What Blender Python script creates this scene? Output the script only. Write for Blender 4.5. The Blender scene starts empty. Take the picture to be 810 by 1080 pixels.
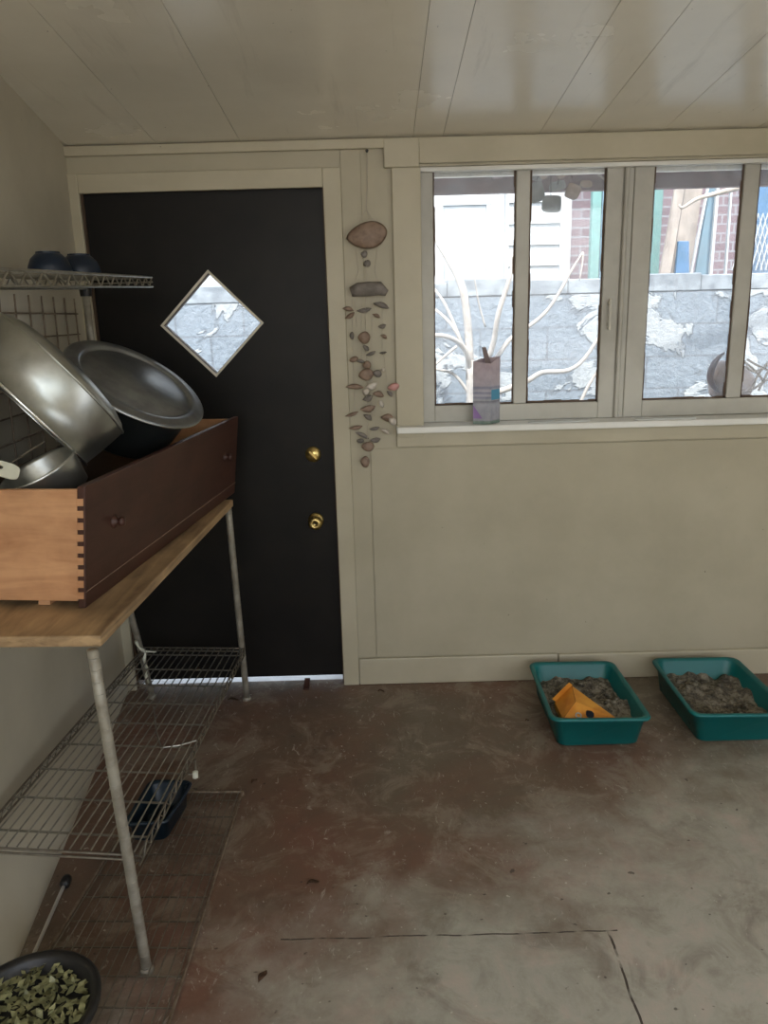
import bpy, bmesh, math, random
from mathutils import Vector, Matrix
random.seed(7)
PI = math.pi
scn = bpy.context.scene
COL = scn.collection

# ------------------------------------------------------------------ camera
F = 811.0; PITCH = math.radians(14.4); ROLL = math.radians(1.55)
CAM = Vector((0, -3.10, 1.573))
FW = Vector((0, math.cos(PITCH), -math.sin(PITCH))); RT = Vector((1, 0, 0)); UP = RT.cross(FW)
CX = RT * math.cos(ROLL) - UP * math.sin(ROLL)
CY = RT * math.sin(ROLL) + UP * math.cos(ROLL)
cam_d = bpy.data.cameras.new('camera'); cam = bpy.data.objects.new('camera', cam_d); COL.objects.link(cam)
cam_d.sensor_fit = 'VERTICAL'; cam_d.sensor_height = 24; cam_d.lens = F / 1080 * 24
cam_d.clip_start = 0.05; cam_d.clip_end = 200
cam.matrix_world = Matrix.Translation(CAM) @ Matrix((CX, CY, -FW)).transposed().to_4x4()
scn.camera = cam

def ray(x, y):
    return (FW * F + CX * (x - 405) + CY * (540 - y))
def atY(x, y, Y):
    r = ray(x, y); return CAM + r * ((Y - CAM.y) / r.y)
def atZ(x, y, Z):
    r = ray(x, y); return CAM + r * ((Z - CAM.z) / r.z)
def atX(x, y, X):
    r = ray(x, y); return CAM + r * ((X - CAM.x) / r.x)

# ------------------------------------------------------------------ materials
def newmat(name):
    m = bpy.data.materials.new(name); m.use_nodes = True
    nt = m.node_tree; b = nt.nodes['Principled BSDF']
    return m, nt, b
def mapping(nt, scale, coord='Object'):
    tc = nt.nodes.new('ShaderNodeTexCoord'); mp = nt.nodes.new('ShaderNodeMapping')
    mp.inputs['Scale'].default_value = scale if hasattr(scale, '__len__') else (scale,) * 3
    nt.links.new(tc.outputs[coord], mp.inputs['Vector']); return mp.outputs[0]
def noise(nt, vec, scale=5, detail=4, rough=.55, dist=0):
    n = nt.nodes.new('ShaderNodeTexNoise'); n.inputs['Scale'].default_value = scale
    n.inputs['Detail'].default_value = detail; n.inputs['Roughness'].default_value = rough
    n.inputs['Distortion'].default_value = dist
    nt.links.new(vec, n.inputs['Vector']); return n.outputs[0]
def ramp(nt, fac, stops):
    r = nt.nodes.new('ShaderNodeValToRGB'); e = r.color_ramp.elements
    while len(e) < len(stops): e.new(.5)
    for k, (p, c) in enumerate(stops):
        e[k].position = p; e[k].color = (*c, 1) if len(c) == 3 else c
    nt.links.new(fac, r.inputs[0]); return r.outputs[0]
def mix(nt, fac, a, b, mode='MIX'):
    m = nt.nodes.new('ShaderNodeMix'); m.data_type = 'RGBA'; m.blend_type = mode
    for s, v in ((m.inputs[0], fac), (m.inputs[6], a), (m.inputs[7], b)):
        if hasattr(v, 'is_output'): nt.links.new(v, s)
        elif hasattr(v, '__len__'): s.default_value = (*v, 1)[:4]
        else: s.default_value = v
    return m.outputs[2]
def math_(nt, op, a, b=None, c=None):
    m = nt.nodes.new('ShaderNodeMath'); m.operation = op
    for s, v in zip(m.inputs, (a, b, c)):
        if v is None: continue
        if hasattr(v, 'is_output'): nt.links.new(v, s)
        else: s.default_value = v
    return m.outputs[0]
def bump(nt, b, h, strength=.3, dist=.01):
    n = nt.nodes.new('ShaderNodeBump'); n.inputs['Strength'].default_value = strength; n.inputs['Distance'].default_value = dist
    nt.links.new(h, n.inputs['Height']); nt.links.new(n.outputs[0], b.inputs['Normal'])

def simple(name, c, rough=.5, metal=0, c2=None, scale=12, bmp=0, sc3=None, lo=.35, hi=.65, spec=None):
    m, nt, b = newmat(name)
    b.inputs['Roughness'].default_value = rough; b.inputs['Metallic'].default_value = metal
    if spec is not None: b.inputs['Specular IOR Level'].default_value = spec
    v = mapping(nt, sc3 or 1)
    n = noise(nt, v, scale, 5)
    c2 = c2 or tuple(x * .82 for x in c)
    nt.links.new(ramp(nt, n, [(lo, c2), (hi, c)]), b.inputs['Base Color'])
    if bmp: bump(nt, b, n, bmp)
    return m

def wall_paint(name, c, dirt, rough=.45, bmp=.08):
    m, nt, b = newmat(name); b.inputs['Roughness'].default_value = rough
    v = mapping(nt, 1)
    big = noise(nt, v, 2.2, 5, .6); fine = noise(nt, v, 38, 4, .6); sp = noise(nt, v, 60, 2, .5)
    col = ramp(nt, big, [(.3, dirt), (.62, c)])
    spots = ramp(nt, sp, [(.19, (1, 1, 1)), (.22, (0, 0, 0))])
    col = mix(nt, spots, col, (.16, .13, .09))
    if name.startswith('glossy'):
        g = ramp(nt, noise(nt, mapping(nt, (9, .8, 1)), 1.4, 6, .7, .3), [(.60, (0, 0, 0)), (.74, (1, 1, 1))])
        col = mix(nt, math_(nt, 'MULTIPLY', g, .35), col, (.45, .40, .31))
        nt.links.new(ramp(nt, big, [(.3, (.16,) * 3), (.7, (.30,) * 3)]), b.inputs['Roughness']); b.inputs['Specular IOR Level'].default_value = .75
    nt.links.new(col, b.inputs['Base Color'])
    bump(nt, b, fine, bmp, .004)
    return m

M = {}
M['wall'] = wall_paint('cream_wall_paint', (.48, .43, .31), (.40, .355, .25))
M['wall_l'] = wall_paint('left_wall_paint', (.56, .505, .39), (.47, .42, .32))
M['trim'] = wall_paint('cream_trim_paint', (.53, .475, .345), (.43, .38, .265), .4, .15)
M['sash'] = wall_paint('sash_paint', (.56, .54, .48), (.38, .36, .31), .4, .2)
M['stool'] = wall_paint('worn_white_sill_paint', (.88, .87, .82), (.72, .70, .62), .4, .1)
M['ceil'] = wall_paint('glossy_ceiling_paint', (.86, .80, .67), (.80, .74, .61), .22, .04)

def floor_mat():
    m, nt, b = newmat('worn_painted_floor')
    v = mapping(nt, 1)
    big = noise(nt, v, 1.3, 6, .62, .4); mid = noise(nt, v, 7, 7, .7, .5); fine = noise(nt, v, 60, 4, .7)
    base = ramp(nt, big, [(.30, (.20, .095, .065)), (.46, (.17, .10, .066)), (.58, (.15, .110, .075)), (.72, (.19, .155, .11))])
    worn = ramp(nt, noise(nt, v, 4.5, 8, .75, .8), [(.50, (0, 0, 0)), (.60, (1, 1, 1))])
    col = mix(nt, math_(nt, 'MULTIPLY', worn, .6), base, (.30, .25, .185))
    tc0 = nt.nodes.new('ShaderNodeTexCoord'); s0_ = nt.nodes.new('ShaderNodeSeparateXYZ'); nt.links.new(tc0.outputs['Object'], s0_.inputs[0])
    # light on the near right floor painted into the colour as patchy grey-green
    near_light = math_(nt, 'ADD', math_(nt, 'MULTIPLY', s0_.outputs[1], -1.0), math_(nt, 'MULTIPLY', s0_.outputs[0], .55))
    near_light = math_(nt, 'ADD', near_light, math_(nt, 'MULTIPLY', math_(nt, 'SUBTRACT', noise(nt, v, 2.6, 6, .65), .5), 1.5))
    col = mix(nt, ramp(nt, math_(nt, 'MULTIPLY', near_light, .5), [(.56, (0, 0, 0)), (.86, (.85, .85, .85))]), col, ramp(nt, mid, [(.35, (.33, .31, .25)), (.5, (.44, .43, .36)), (.65, (.52, .45, .38))]))
    dark = ramp(nt, noise(nt, v, 3.3, 6, .65, 1.2), [(.33, (1, 1, 1)), (.46, (0, 0, 0))])
    col = mix(nt, math_(nt, 'MULTIPLY', dark, .5), col, (.12, .08, .055))
    scr = ramp(nt, noise(nt, mapping(nt, (26, 11, 1)), 1.0, 6, .75, 2.2), [(.60, (0, 0, 0)), (.66, (1, 1, 1))])
    col = mix(nt, math_(nt, 'MULTIPLY', scr, .6), col, (.46, .43, .36))
    speck = ramp(nt, noise(nt, v, 46, 2, .5), [(.715, (0, 0, 0)), (.75, (1, 1, 1))])
    col = mix(nt, math_(nt, 'MULTIPLY', speck, .7), col, (.60, .56, .46))
    dspeck = ramp(nt, noise(nt, mapping(nt, (1, 1.3, 1)), 33, 2, .5), [(.25, (1, 1, 1)), (.29, (0, 0, 0))])
    col = mix(nt, math_(nt, 'MULTIPLY', dspeck, .75), col, (.05, .035, .025))
    # seams between the hardboard sheets
    tc = nt.nodes.new('ShaderNodeTexCoord'); sx = nt.nodes.new('ShaderNodeSeparateXYZ'); nt.links.new(tc.outputs['Object'], sx.inputs[0])
    wob = math_(nt, 'MULTIPLY', math_(nt, 'SUBTRACT', noise(nt, v, 5, 4), .5), .022)
    def seam(axis, pos, lo, hi, w=.0022):
        o = 0 if axis == 'Y' else 1
        s = sx.outputs['XYZ'.index(axis)]; t = sx.outputs[o]
        d = math_(nt, 'LESS_THAN', math_(nt, 'ABSOLUTE', math_(nt, 'SUBTRACT', math_(nt, 'ADD', s, wob), pos)), w)
        r = math_(nt, 'MULTIPLY', math_(nt, 'GREATER_THAN', t, lo), math_(nt, 'LESS_THAN', t, hi))
        return math_(nt, 'MULTIPLY', d, r)
    tot = seam('Y', -1.432, -.30, .58); tot = math_(nt, 'ADD', tot, seam('X', .553, -2.8, -1.43, .003)); tot = math_(nt, 'ADD', tot, seam('Y', -2.65, -1, 3))
    tot = math_(nt, 'MINIMUM', tot, 1)
    tot = math_(nt, 'MULTIPLY', tot, ramp(nt, noise(nt, v, 14, 3), [(.38, (0, 0, 0)), (.5, (1, 1, 1))]))
    col = mix(nt, tot, col, (.05, .035, .025))
    nt.links.new(col, b.inputs['Base Color'])
    rr = ramp(nt, mid, [(.3, (.36,) * 3), (.7, (.58,) * 3)]); nt.links.new(rr, b.inputs['Roughness'])
    bump(nt, b, math_(nt, 'ADD', fine, math_(nt, 'MULTIPLY', mid, 2)), .25, .004)
    return m
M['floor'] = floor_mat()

def wood(name, ca, cb, grain=(2, 30, 30), rough=.55, knots=False):
    m, nt, b = newmat(name); b.inputs['Roughness'].default_value = rough
    v = mapping(nt, grain); n = noise(nt, v, 1.6, 7, .6, .8)
    col = ramp(nt, n, [(.3, ca), (.62, cb)])
    n2 = noise(nt, mapping(nt, 1), 7, 4); col = mix(nt, .35, col, ramp(nt, n2, [(.35, tuple(x * .6 for x in ca)), (.6, cb)]))
    nt.links.new(col, b.inputs['Base Color']); bump(nt, b, n, .12, .003)
    return m
M['pine'] = wood('raw_pine', (.46, .20, .085), (.70, .38, .19), (2.5, 2, 16))
M['board'] = wood('worn_plank_top', (.17, .10, .05), (.50, .33, .17), (14, 1.6, 30))
M['stain'] = wood('dark_red_stained_wood', (.045, .017, .011), (.075, .028, .018), (20, 2, 20), .5)
M['steel'] = simple('dull_chrome_wire', (.42, .40, .35), .38, .85, (.30, .28, .23), 30)
M['steel_dark'] = simple('dull_dark_wire', (.30, .27, .22), .45, .8, (.2, .17, .13), 30)
M['post'] = simple('grimy_steel_post', (.37, .34, .275), .5, .35, (.25, .22, .17), 25)
M['rust'] = simple('rusty_grid_wire', (.27, .21, .15), .6, .4, (.16, .11, .07), 40)
M['alu'] = simple('scuffed_aluminium', (.60, .61, .58), .33, .95, (.40, .41, .38), 9, .03)
M['alu_dark'] = simple('darkened_aluminium', (.36, .38, .40), .34, .9, (.24, .25, .27), 14, .03)
M['enamel'] = simple('black_enamel', (.016, .018, .018), .3)
M['door'] = simple('black_door_paint', (.013, .011, .009), .42, 0, (.008, .007, .006), 6, .05, spec=.22)
M['brass'] = simple('worn_brass', (.78, .60, .24), .28, 1, (.50, .36, .13), 40)
M['jamb'] = simple('dark_brown_edge', (.10, .06, .035), .6)
M['teal'] = simple('teal_plastic', (.003, .145, .14), .42, 0, (.003, .12, .115), 5)
M['blue'] = simple('dark_blue_plastic', (.004, .014, .034), .4)
M['bluetub'] = simple('deep_blue_green_plastic', (.003, .014, .024), .4)
M['black'] = simple('black_plastic', (.015, .014, .013), .45)
M['shell'] = simple('brown_shell', (.33, .23, .17), .55, 0, (.20, .13, .09), 40, .2)
M['shell_l'] = simple('pale_shell', (.72, .66, .58), .4, 0, (.50, .43, .36), 40, .2)
M['shell_p'] = simple('pink_shell', (.66, .33, .30), .5)
M['shell_g'] = simple('grey_driftwood', (.25, .22, .20), .8, 0, (.16, .14, .12), 30, .4)
M['string'] = simple('fishing_line', (.50, .44, .36), .6)
M['cream_pl'] = simple('cream_plastic', (.78, .77, .62), .4)
M['white'] = simple('white_paint', (.40, .435, .45), .6, 0, (.36, .39, .41), 3)
M['bark'] = simple('pale_bare_bark', (.46, .44, .41), .8, 0, (.30, .28, .26), 22, .4)
M['bark_d'] = simple('dried_vine', (.40, .36, .32), .8, 0, (.26, .23, .19), 30, .4)
M['eave'] = simple('weathered_purple_brown_eave', (.24, .18, .19), .8, 0, (.17, .12, .13), 9, .3)
M['tealp'] = simple('sea_green_paint', (.11, .24, .23), .6)
M['tealp2'] = simple('pale_blue_paint', (.13, .22, .28), .6)
M['tan'] = wood('weathered_tan_board', (.20, .175, .155), (.31, .28, .25), (18, 18, 1.5), .8)
M['bluep'] = simple('blue_panel', (.06, .15, .28), .5, 0, (.04, .11, .2), 9)
M['leaf'] = simple('dry_leaf', (.11, .06, .03), .8, 0, (.06, .03, .015), 60, .3)
M['grass'] = simple('ground_outside', (.50, .49, .46), .9, 0, (.42, .41, .38), 3, .3)
M['tag'] = simple('weathered_slate_tag', (.30, .31, .31), .8, 0, (.22, .23, .23), 20)
M['tin'] = simple('brown_cloth_bow', (.42, .33, .27), .8, 0, (.30, .22, .18), 30, .3)
M['conch'] = simple('pinkish_conch_shell', (.46, .38, .35), .5, 0, (.36, .28, .25), 12, .3)
M['conch_d'] = simple('dark_shell_mouth', (.16, .12, .13), .5)
M['strip'] = simple('frosted_plastic_strip', (.74, .75, .72), .35)
M['latch'] = simple('painted_latch', (.70, .67, .58), .4)

def litter_mat():
    m, nt, b = newmat('used_clay_litter'); b.inputs['Roughness'].default_value = .95
    v = mapping(nt, 1); n = noise(nt, v, 26, 6, .7); n2 = noise(nt, v, 140, 3, .7)
    col = ramp(nt, n, [(.42, (.03, .022, .012)), (.50, (.12, .095, .055)), (.57, (.30, .265, .20))])
    col = mix(nt, .35, col, ramp(nt, n2, [(.35, (.05, .04, .03)), (.65, (.34, .31, .25))]))
    nt.links.new(col, b.inputs['Base Color']); bump(nt, b, n2, .9, .006); return m
M['litter'] = litter_mat()

def glass_mat():
    m, nt, b = newmat('dusty_window_glass'); nt.nodes.remove(b)
    out = nt.nodes['Material Output']
    tr = nt.nodes.new('ShaderNodeBsdfTransparent'); gl = nt.nodes.new('ShaderNodeBsdfGlossy'); gl.inputs['Roughness'].default_value = .04
    df = nt.nodes.new('ShaderNodeBsdfTranslucent'); df.inputs[0].default_value = (.85, .9, .95, 1)
    fr = nt.nodes.new('ShaderNodeFresnel'); fr.inputs[0].default_value = 1.45
    m1 = nt.nodes.new('ShaderNodeMixShader'); m2 = nt.nodes.new('ShaderNodeMixShader')
    v = mapping(nt, 1); n = noise(nt, v, 9, 6, .7)
    dust = ramp(nt, n, [(.35, (.03,) * 3), (.75, (.22,) * 3)])
    nt.links.new(dust, m1.inputs[0]); nt.links.new(tr.outputs[0], m1.inputs[1]); nt.links.new(df.outputs[0], m1.inputs[2])
    nt.links.new(fr.outputs[0], m2.inputs[0]); nt.links.new(m1.outputs[0], m2.inputs[1]); nt.links.new(gl.outputs[0], m2.inputs[2])
    nt.links.new(m2.outputs[0], out.inputs[0]); return m
M['glass'] = glass_mat()

def block_mat():
    m, nt, b = newmat('mortared_block_wall'); b.inputs['Roughness'].default_value = .95
    tc = nt.nodes.new('ShaderNodeTexCoord'); sx = nt.nodes.new('ShaderNodeSeparateXYZ'); nt.links.new(tc.outputs['Object'], sx.inputs[0])
    cb = nt.nodes.new('ShaderNodeCombineXYZ'); nt.links.new(sx.outputs[0], cb.inputs[0])
    nt.links.new(math_(nt, 'SUBTRACT', sx.outputs[2], 1.662 - 8 * .192), cb.inputs[1])
    br = nt.nodes.new('ShaderNodeTexBrick'); br.inputs['Scale'].default_value = 1
    br.inputs['Brick Width'].default_value = .41; br.inputs['Row Height'].default_value = .192
    br.inputs['Mortar Size'].default_value = .007; br.inputs['Mortar Smooth'].default_value = .4
    br.inputs['Color1'].default_value = (.13, .165, .20, 1); br.inputs['Color2'].default_value = (.17, .21, .25, 1); br.inputs['Mortar'].default_value = (.075, .08, .09, 1)
    nt.links.new(cb.outputs[0], br.inputs[0])
    v = mapping(nt, 1)
    n = noise(nt, v, 2.7, 6, .55, .5); fine = noise(nt, v, 26, 6, .7)
    col = mix(nt, .45, br.outputs[0], ramp(nt, fine, [(.3, (.085, .11, .14)), (.7, (.27, .33, .38))]))
    patch = ramp(nt, n, [(.545, (0, 0, 0)), (.56, (1, 1, 1))])
    col = mix(nt, math_(nt, 'MULTIPLY', patch, .9), col, ramp(nt, fine, [(.25, (.24, .27, .29)), (.7, (.38, .42, .44))]))
    edge = ramp(nt, n, [(.530, (0, 0, 0)), (.540, (1, 1, 1)), (.550, (0, 0, 0))])
    col = mix(nt, math_(nt, 'MULTIPLY', edge, .6), col, (.06, .065, .07))
    nt.links.new(col, b.inputs['Base Color']); bump(nt, b, math_(nt, 'ADD', fine, math_(nt, 'MULTIPLY', patch, .7)), .7, .02)
    return m
M['block'] = block_mat()
def brick_mat():
    m, nt, b = newmat('purple_red_brick'); b.inputs['Roughness'].default_value = .9
    tc = nt.nodes.new('ShaderNodeTexCoord'); sx = nt.nodes.new('ShaderNodeSeparateXYZ'); nt.links.new(tc.outputs['Object'], sx.inputs[0])
    cb = nt.nodes.new('ShaderNodeCombineXYZ'); nt.links.new(sx.outputs[0], cb.inputs[0]); nt.links.new(sx.outputs[2], cb.inputs[1])
    br = nt.nodes.new('ShaderNodeTexBrick'); br.inputs['Scale'].default_value = 1
    br.inputs['Brick Width'].default_value = .22; br.inputs['Row Height'].default_value = .075; br.inputs['Mortar Size'].default_value = .007
    br.inputs['Color1'].default_value = (.11, .075, .09, 1); br.inputs['Color2'].default_value = (.16, .12, .135, 1); br.inputs['Mortar'].default_value = (.20, .21, .23, 1)
    nt.links.new(cb.outputs[0], br.inputs[0]); nt.links.new(br.outputs[0], b.inputs['Base Color']); return m
M['brick'] = brick_mat()
def emb_mat():   # stained top for the block wall cap
    return simple('rough_concrete_cap', (.24, .28, .31), .95, 0, (.13, .155, .18), 14, .7)
M['cap'] = emb_mat()

# ------------------------------------------------------------------ geometry helpers
def BM(): return bmesh.new()
def box(bm, x0, x1, y0, y1, z0, z1, mat=None):
    vs = [Vector((x, y, z)) for z in (z0, z1) for y in (y0, y1) for x in (x0, x1)]
    if mat is not None: vs = [mat @ v for v in vs]
    v = [bm.verts.new(c) for c in vs]
    for f in ((0, 2, 3, 1), (4, 5, 7, 6), (0, 1, 5, 4), (2, 6, 7, 3), (0, 4, 6, 2), (1, 3, 7, 5)):
        bm.faces.new([v[i] for i in f])
def hexa(bm, c):      # 8 corners: bottom 4 ccw, top 4 ccw
    v = [bm.verts.new(Vector(p)) for p in c]
    for f in ((3, 2, 1, 0), (4, 5, 6, 7), (0, 1, 5, 4), (1, 2, 6, 5), (2, 3, 7, 6), (3, 0, 4, 7)):
        bm.faces.new([v[i] for i in f])
def tube(bm, pts, r, seg=8, cap=True):
    pts = [Vector(p) for p in pts]; n = len(pts)
    rs = r if hasattr(r, '__len__') else [r] * n
    rings = []; prev = None
    for i, p in enumerate(pts):
        t = (pts[min(i + 1, n - 1)] - pts[max(i - 1, 0)]).normalized()
        if prev is None:
            a = Vector((0, 0, 1)) if abs(t.z) < .9 else Vector((1, 0, 0)); u = t.cross(a).normalized()
        else: u = (prev - t * prev.dot(t)).normalized()
        prev = u; w = t.cross(u)
        rings.append([bm.verts.new(p + (u * math.cos(2 * PI * k / seg) + w * math.sin(2 * PI * k / seg)) * rs[i]) for k in range(seg)])
    for a, b in zip(rings, rings[1:]):
        for k in range(seg): bm.faces.new((a[k], a[(k + 1) % seg], b[(k + 1) % seg], b[k]))
    if cap: bm.faces.new(rings[0][::-1]); bm.faces.new(rings[-1])
def smoothpath(pts, k=4):
    P = [Vector(p) for p in pts]; P = [P[0] * 2 - P[1]] + P + [P[-1] * 2 - P[-2]]; out = []
    for i in range(1, len(P) - 2):
        for j in range(k):
            t = j / k
            out.append(.5 * ((2 * P[i]) + (P[i + 1] - P[i - 1]) * t + (2 * P[i - 1] - 5 * P[i] + 4 * P[i + 1] - P[i + 2]) * t * t + (3 * P[i] - P[i - 1] - 3 * P[i + 1] + P[i + 2]) * t ** 3))
    out.append(P[-2]); return out
def lathe(bm, prof, seg=40, M4=None, close=False):
    M4 = M4 or Matrix(); rings = []
    for (r, z) in prof:
        if r < 1e-5: rings.append([bm.verts.new(M4 @ Vector((0, 0, z)))])
        else: rings.append([bm.verts.new(M4 @ Vector((r * math.cos(2 * PI * k / seg), r * math.sin(2 * PI * k / seg), z))) for k in range(seg)])
    prs = list(zip(rings, rings[1:]))
    if close: prs.append((rings[-1], rings[0]))
    for a, b in prs:
        for k in range(seg):
            k2 = (k + 1) % seg
            if len(a) == 1 and len(b) == 1: continue
            if len(a) == 1: bm.faces.new((a[0], b[k2], b[k]))
            elif len(b) == 1: bm.faces.new((a[k], a[k2], b[0]))
            else: bm.faces.new((a[k], a[k2], b[k2], b[k]))
def frame(origin, z, x=None):
    z = Vector(z).normalized(); x = Vector(x) if x is not None else (Vector((0, 0, 1)) if abs(z.z) < .9 else Vector((1, 0, 0)))
    x = (x - z * x.dot(z)).normalized(); y = z.cross(x)
    return Matrix.Translation(Vector(origin)) @ Matrix((x, y, z)).transposed().to_4x4()
def obj(name, bm, m, parent=None, bevel=0, smooth=False, solid=0):
    bmesh.ops.recalc_face_normals(bm, faces=bm.faces)
    me = bpy.data.meshes.new(name); bm.to_mesh(me); bm.free()
    mats = m if isinstance(m, (list, tuple)) else [m]
    for x in mats: me.materials.append(x)
    o = bpy.data.objects.new(name, me); COL.objects.link(o)
    if smooth: me.shade_smooth()
    if solid: s = o.modifiers.new('s', 'SOLIDIFY'); s.thickness = solid; s.offset = 0
    if bevel:
        b = o.modifiers.new('b', 'BEVEL'); b.width = bevel; b.segments = 2; b.limit_method = 'ANGLE'; b.angle_limit = .6
    if parent is not None:
        o.parent = parent; o.matrix_parent_inverse = parent.matrix_world.inverted() if False else Matrix.Translation(-parent.location)
    return o
def thing(name, label, cat, loc, group=None):
    o = bpy.data.objects.new(name, None); COL.objects.link(o); o.location = Vector(loc)
    o.empty_display_size = .1
    return tag(o, label, cat, group)
def tag(o, label, cat, group=None, kind=None):
    o['label'] = label; o['category'] = cat
    if group: o['group'] = group
    if kind: o['kind'] = kind
    return o
def struct(name, bm, m, bevel=0, label=None):
    o = obj(name, bm, m, None, bevel); o['kind'] = 'structure'
    return o
CS = .098
def cz(y): return 2.205 - CS * y

# ------------------------------------------------------------------ room shell
YB = -4.9; XR = 2.75
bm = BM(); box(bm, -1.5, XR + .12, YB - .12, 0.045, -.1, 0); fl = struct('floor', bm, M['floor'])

# back wall with door and window openings
DX0, DX1, DZ = -1.112, -.192, 2.05
WX0, WX1, WZ0, WZ1 = .168, 1.93, 1.135, 2.105
bm = BM()
for x0, x1, z0, z1 in ((-1.35, DX0, -.1, 2.3), (DX0, DX1, DZ, 2.3), (DX1, WX0, -.1, 2.3), (WX0, WX1, -.1, WZ0), (WX0, WX1, WZ1, 2.3), (WX1, XR + .12, -.1, 2.3)):
    box(bm, x0, x1, 0, .12, z0, z1)
struct('wall_back', bm, M['wall'])

# left wall: runs slightly askew, bulges out at its foot
bm = BM()
zs = [-.1, 0, .06, .14, .24, .34, .8, 1.4, 2.0, 2.8]
sl = [.122, .122, .112, .088, .062, .052, .054, .070, .104, .155]
ys = [0.12, 0, -.6, -1.2, -1.8, -2.6, YB - .12]
grid = [[bm.verts.new((-1.146 - s * (y if y > -1.8 else -1.8), y, z)) for y in ys] for z, s in zip(zs, sl)]
bk = [[bm.verts.new((-1.5, y, z)) for y in ys] for z in zs]
for i in range(len(zs) - 1):
    for j in range(len(ys) - 1):
        bm.faces.new((grid[i][j], grid[i][j + 1], grid[i + 1][j + 1], grid[i + 1][j]))
        bm.faces.new((bk[i][j], bk[i + 1][j], bk[i + 1][j + 1], bk[i][j + 1]))
for j in range(len(ys) - 1):
    bm.faces.new((grid[0][j], bk[0][j], bk[0][j + 1], grid[0][j + 1])); bm.faces.new((grid[-1][j], grid[-1][j + 1], bk[-1][j + 1], bk[-1][j]))
for i in range(len(zs) - 1):
    bm.faces.new((grid[i][0], grid[i + 1][0], bk[i + 1][0], bk[i][0])); bm.faces.new((grid[i][-1], bk[i][-1], bk[i + 1][-1], grid[i + 1][-1]))
wl = struct('wall_left', bm, M['wall_l']); wl.data.shade_smooth()

# right and rear walls, with unseen openings added and sized to light the room
RW = (-3.1, -2.2, .02, 2.15)
bm = BM()
box(bm, XR, XR + .12, RW[1], .0, -.1, 2.6); box(bm, XR, XR + .12, YB, RW[0], -.1, 2.85)
box(bm, XR, XR + .12, RW[0], RW[1], -.1, RW[2]); box(bm, XR, XR + .12, RW[0], RW[1], RW[3], 2.7)
struct('wall_right', bm, M['wall'])
BW = (-1.2, 2.6, 1.0, 2.55)
bm = BM()
box(bm, -1.5, BW[0], YB - .12, YB, -.1, 2.85); box(bm, BW[1], XR + .12, YB - .12, YB, -.1, 2.85)
box(bm, BW[0], BW[1], YB - .12, YB, -.1, BW[2]); box(bm, BW[0], BW[1], YB - .12, YB, BW[3], 2.85)
struct('wall_front', bm, M['wall'])

# ceiling slopes up towards the camera; tongue boards with grooves
bm = BM()
edges = [-1.5, -1.13, -.803, -.494, .144, .255, .612, .79, 1.07, 1.42, 1.75, 2.1, 2.5, XR + .12]
for a, b in zip(edges, edges[1:]):
    g = .0009
    hexa(bm, [(a + g, .5, cz(.5)), (b - g, .5, cz(.5)), (b - g, YB - .3, cz(YB - .3)), (a + g, YB - .3, cz(YB - .3)),
              (a + g, .5, cz(.5) + .02), (b - g, .5, cz(.5) + .02), (b - g, YB - .3, cz(YB - .3) + .02), (a + g, YB - .3, cz(YB - .3) + .02)])
hexa(bm, [(-1.5, .5, cz(.5) + .006), (XR + .12, .5, cz(.5) + .006), (XR + .12, YB - .3, cz(YB - .3) + .006), (-1.5, YB - .3, cz(YB - .3) + .006),
          (-1.5, .5, cz(.5) + .1), (XR + .12, .5, cz(.5) + .1), (XR + .12, YB - .3, cz(YB - .3) + .1), (-1.5, YB - .3, cz(YB - .3) + .1)])
struct('ceiling', bm, M['ceil'])

# trims
def trim(n, boxes, m=M['trim'], bev=.003):
    bm = BM()
    for b in boxes: box(bm, *b)
    return struct('trim_%d' % n, bm, m, bev)
trim(1, [(-1.19, -1.108, -.016, 0, 0, 2.108), (-.196, -.128, -.016, 0, .0, 2.108), (-1.108, -.196, -.0158, 0, 2.04, 2.108)])        # door casing
trim(2, [(-1.21, .04, -.022, 0, 2.168, 2.202)])                                                                                       # ceiling strip
trim(3, [(.062, .170, -.018, 0, 1.09, 2.10), (.035, .165, -.024, 0, 2.10, 2.20), (1.93, 2.03, -.018, 0, 1.09, 2.10)])                  # window side casings
trim(4, [(.165, XR, -.020, 0, 2.112, 2.20)])                                                                                           # window head board
trim(5, [(.06, 2.06, -.014, 0, 1.05, 1.112)])                                                                                          # window apron
bm = BM(); box(bm, -.128, -.052, -.006, 0, .128, 2.168); struct('trim_6', bm, M['wall'], .002)                                          # flat board by the door
bm = BM(); box(bm, -.048, 2.7, -.005, 0, .124, 1.045); struct('trim_7', bm, M['wall'], .002)                                            # lower panel sheet
bm = BM(); box(bm, -.126, .74, -.018, 0, .001, .122); box(bm, .744, XR, -.017, 0, .001, .119); struct('baseboard_back', bm, M['trim'], .004)
# window stool
bm = BM(); box(bm, .06, 2.06, -.072, .052, 1.112, 1.138); struct('trim_8', bm, M['stool'], .005)

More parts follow.
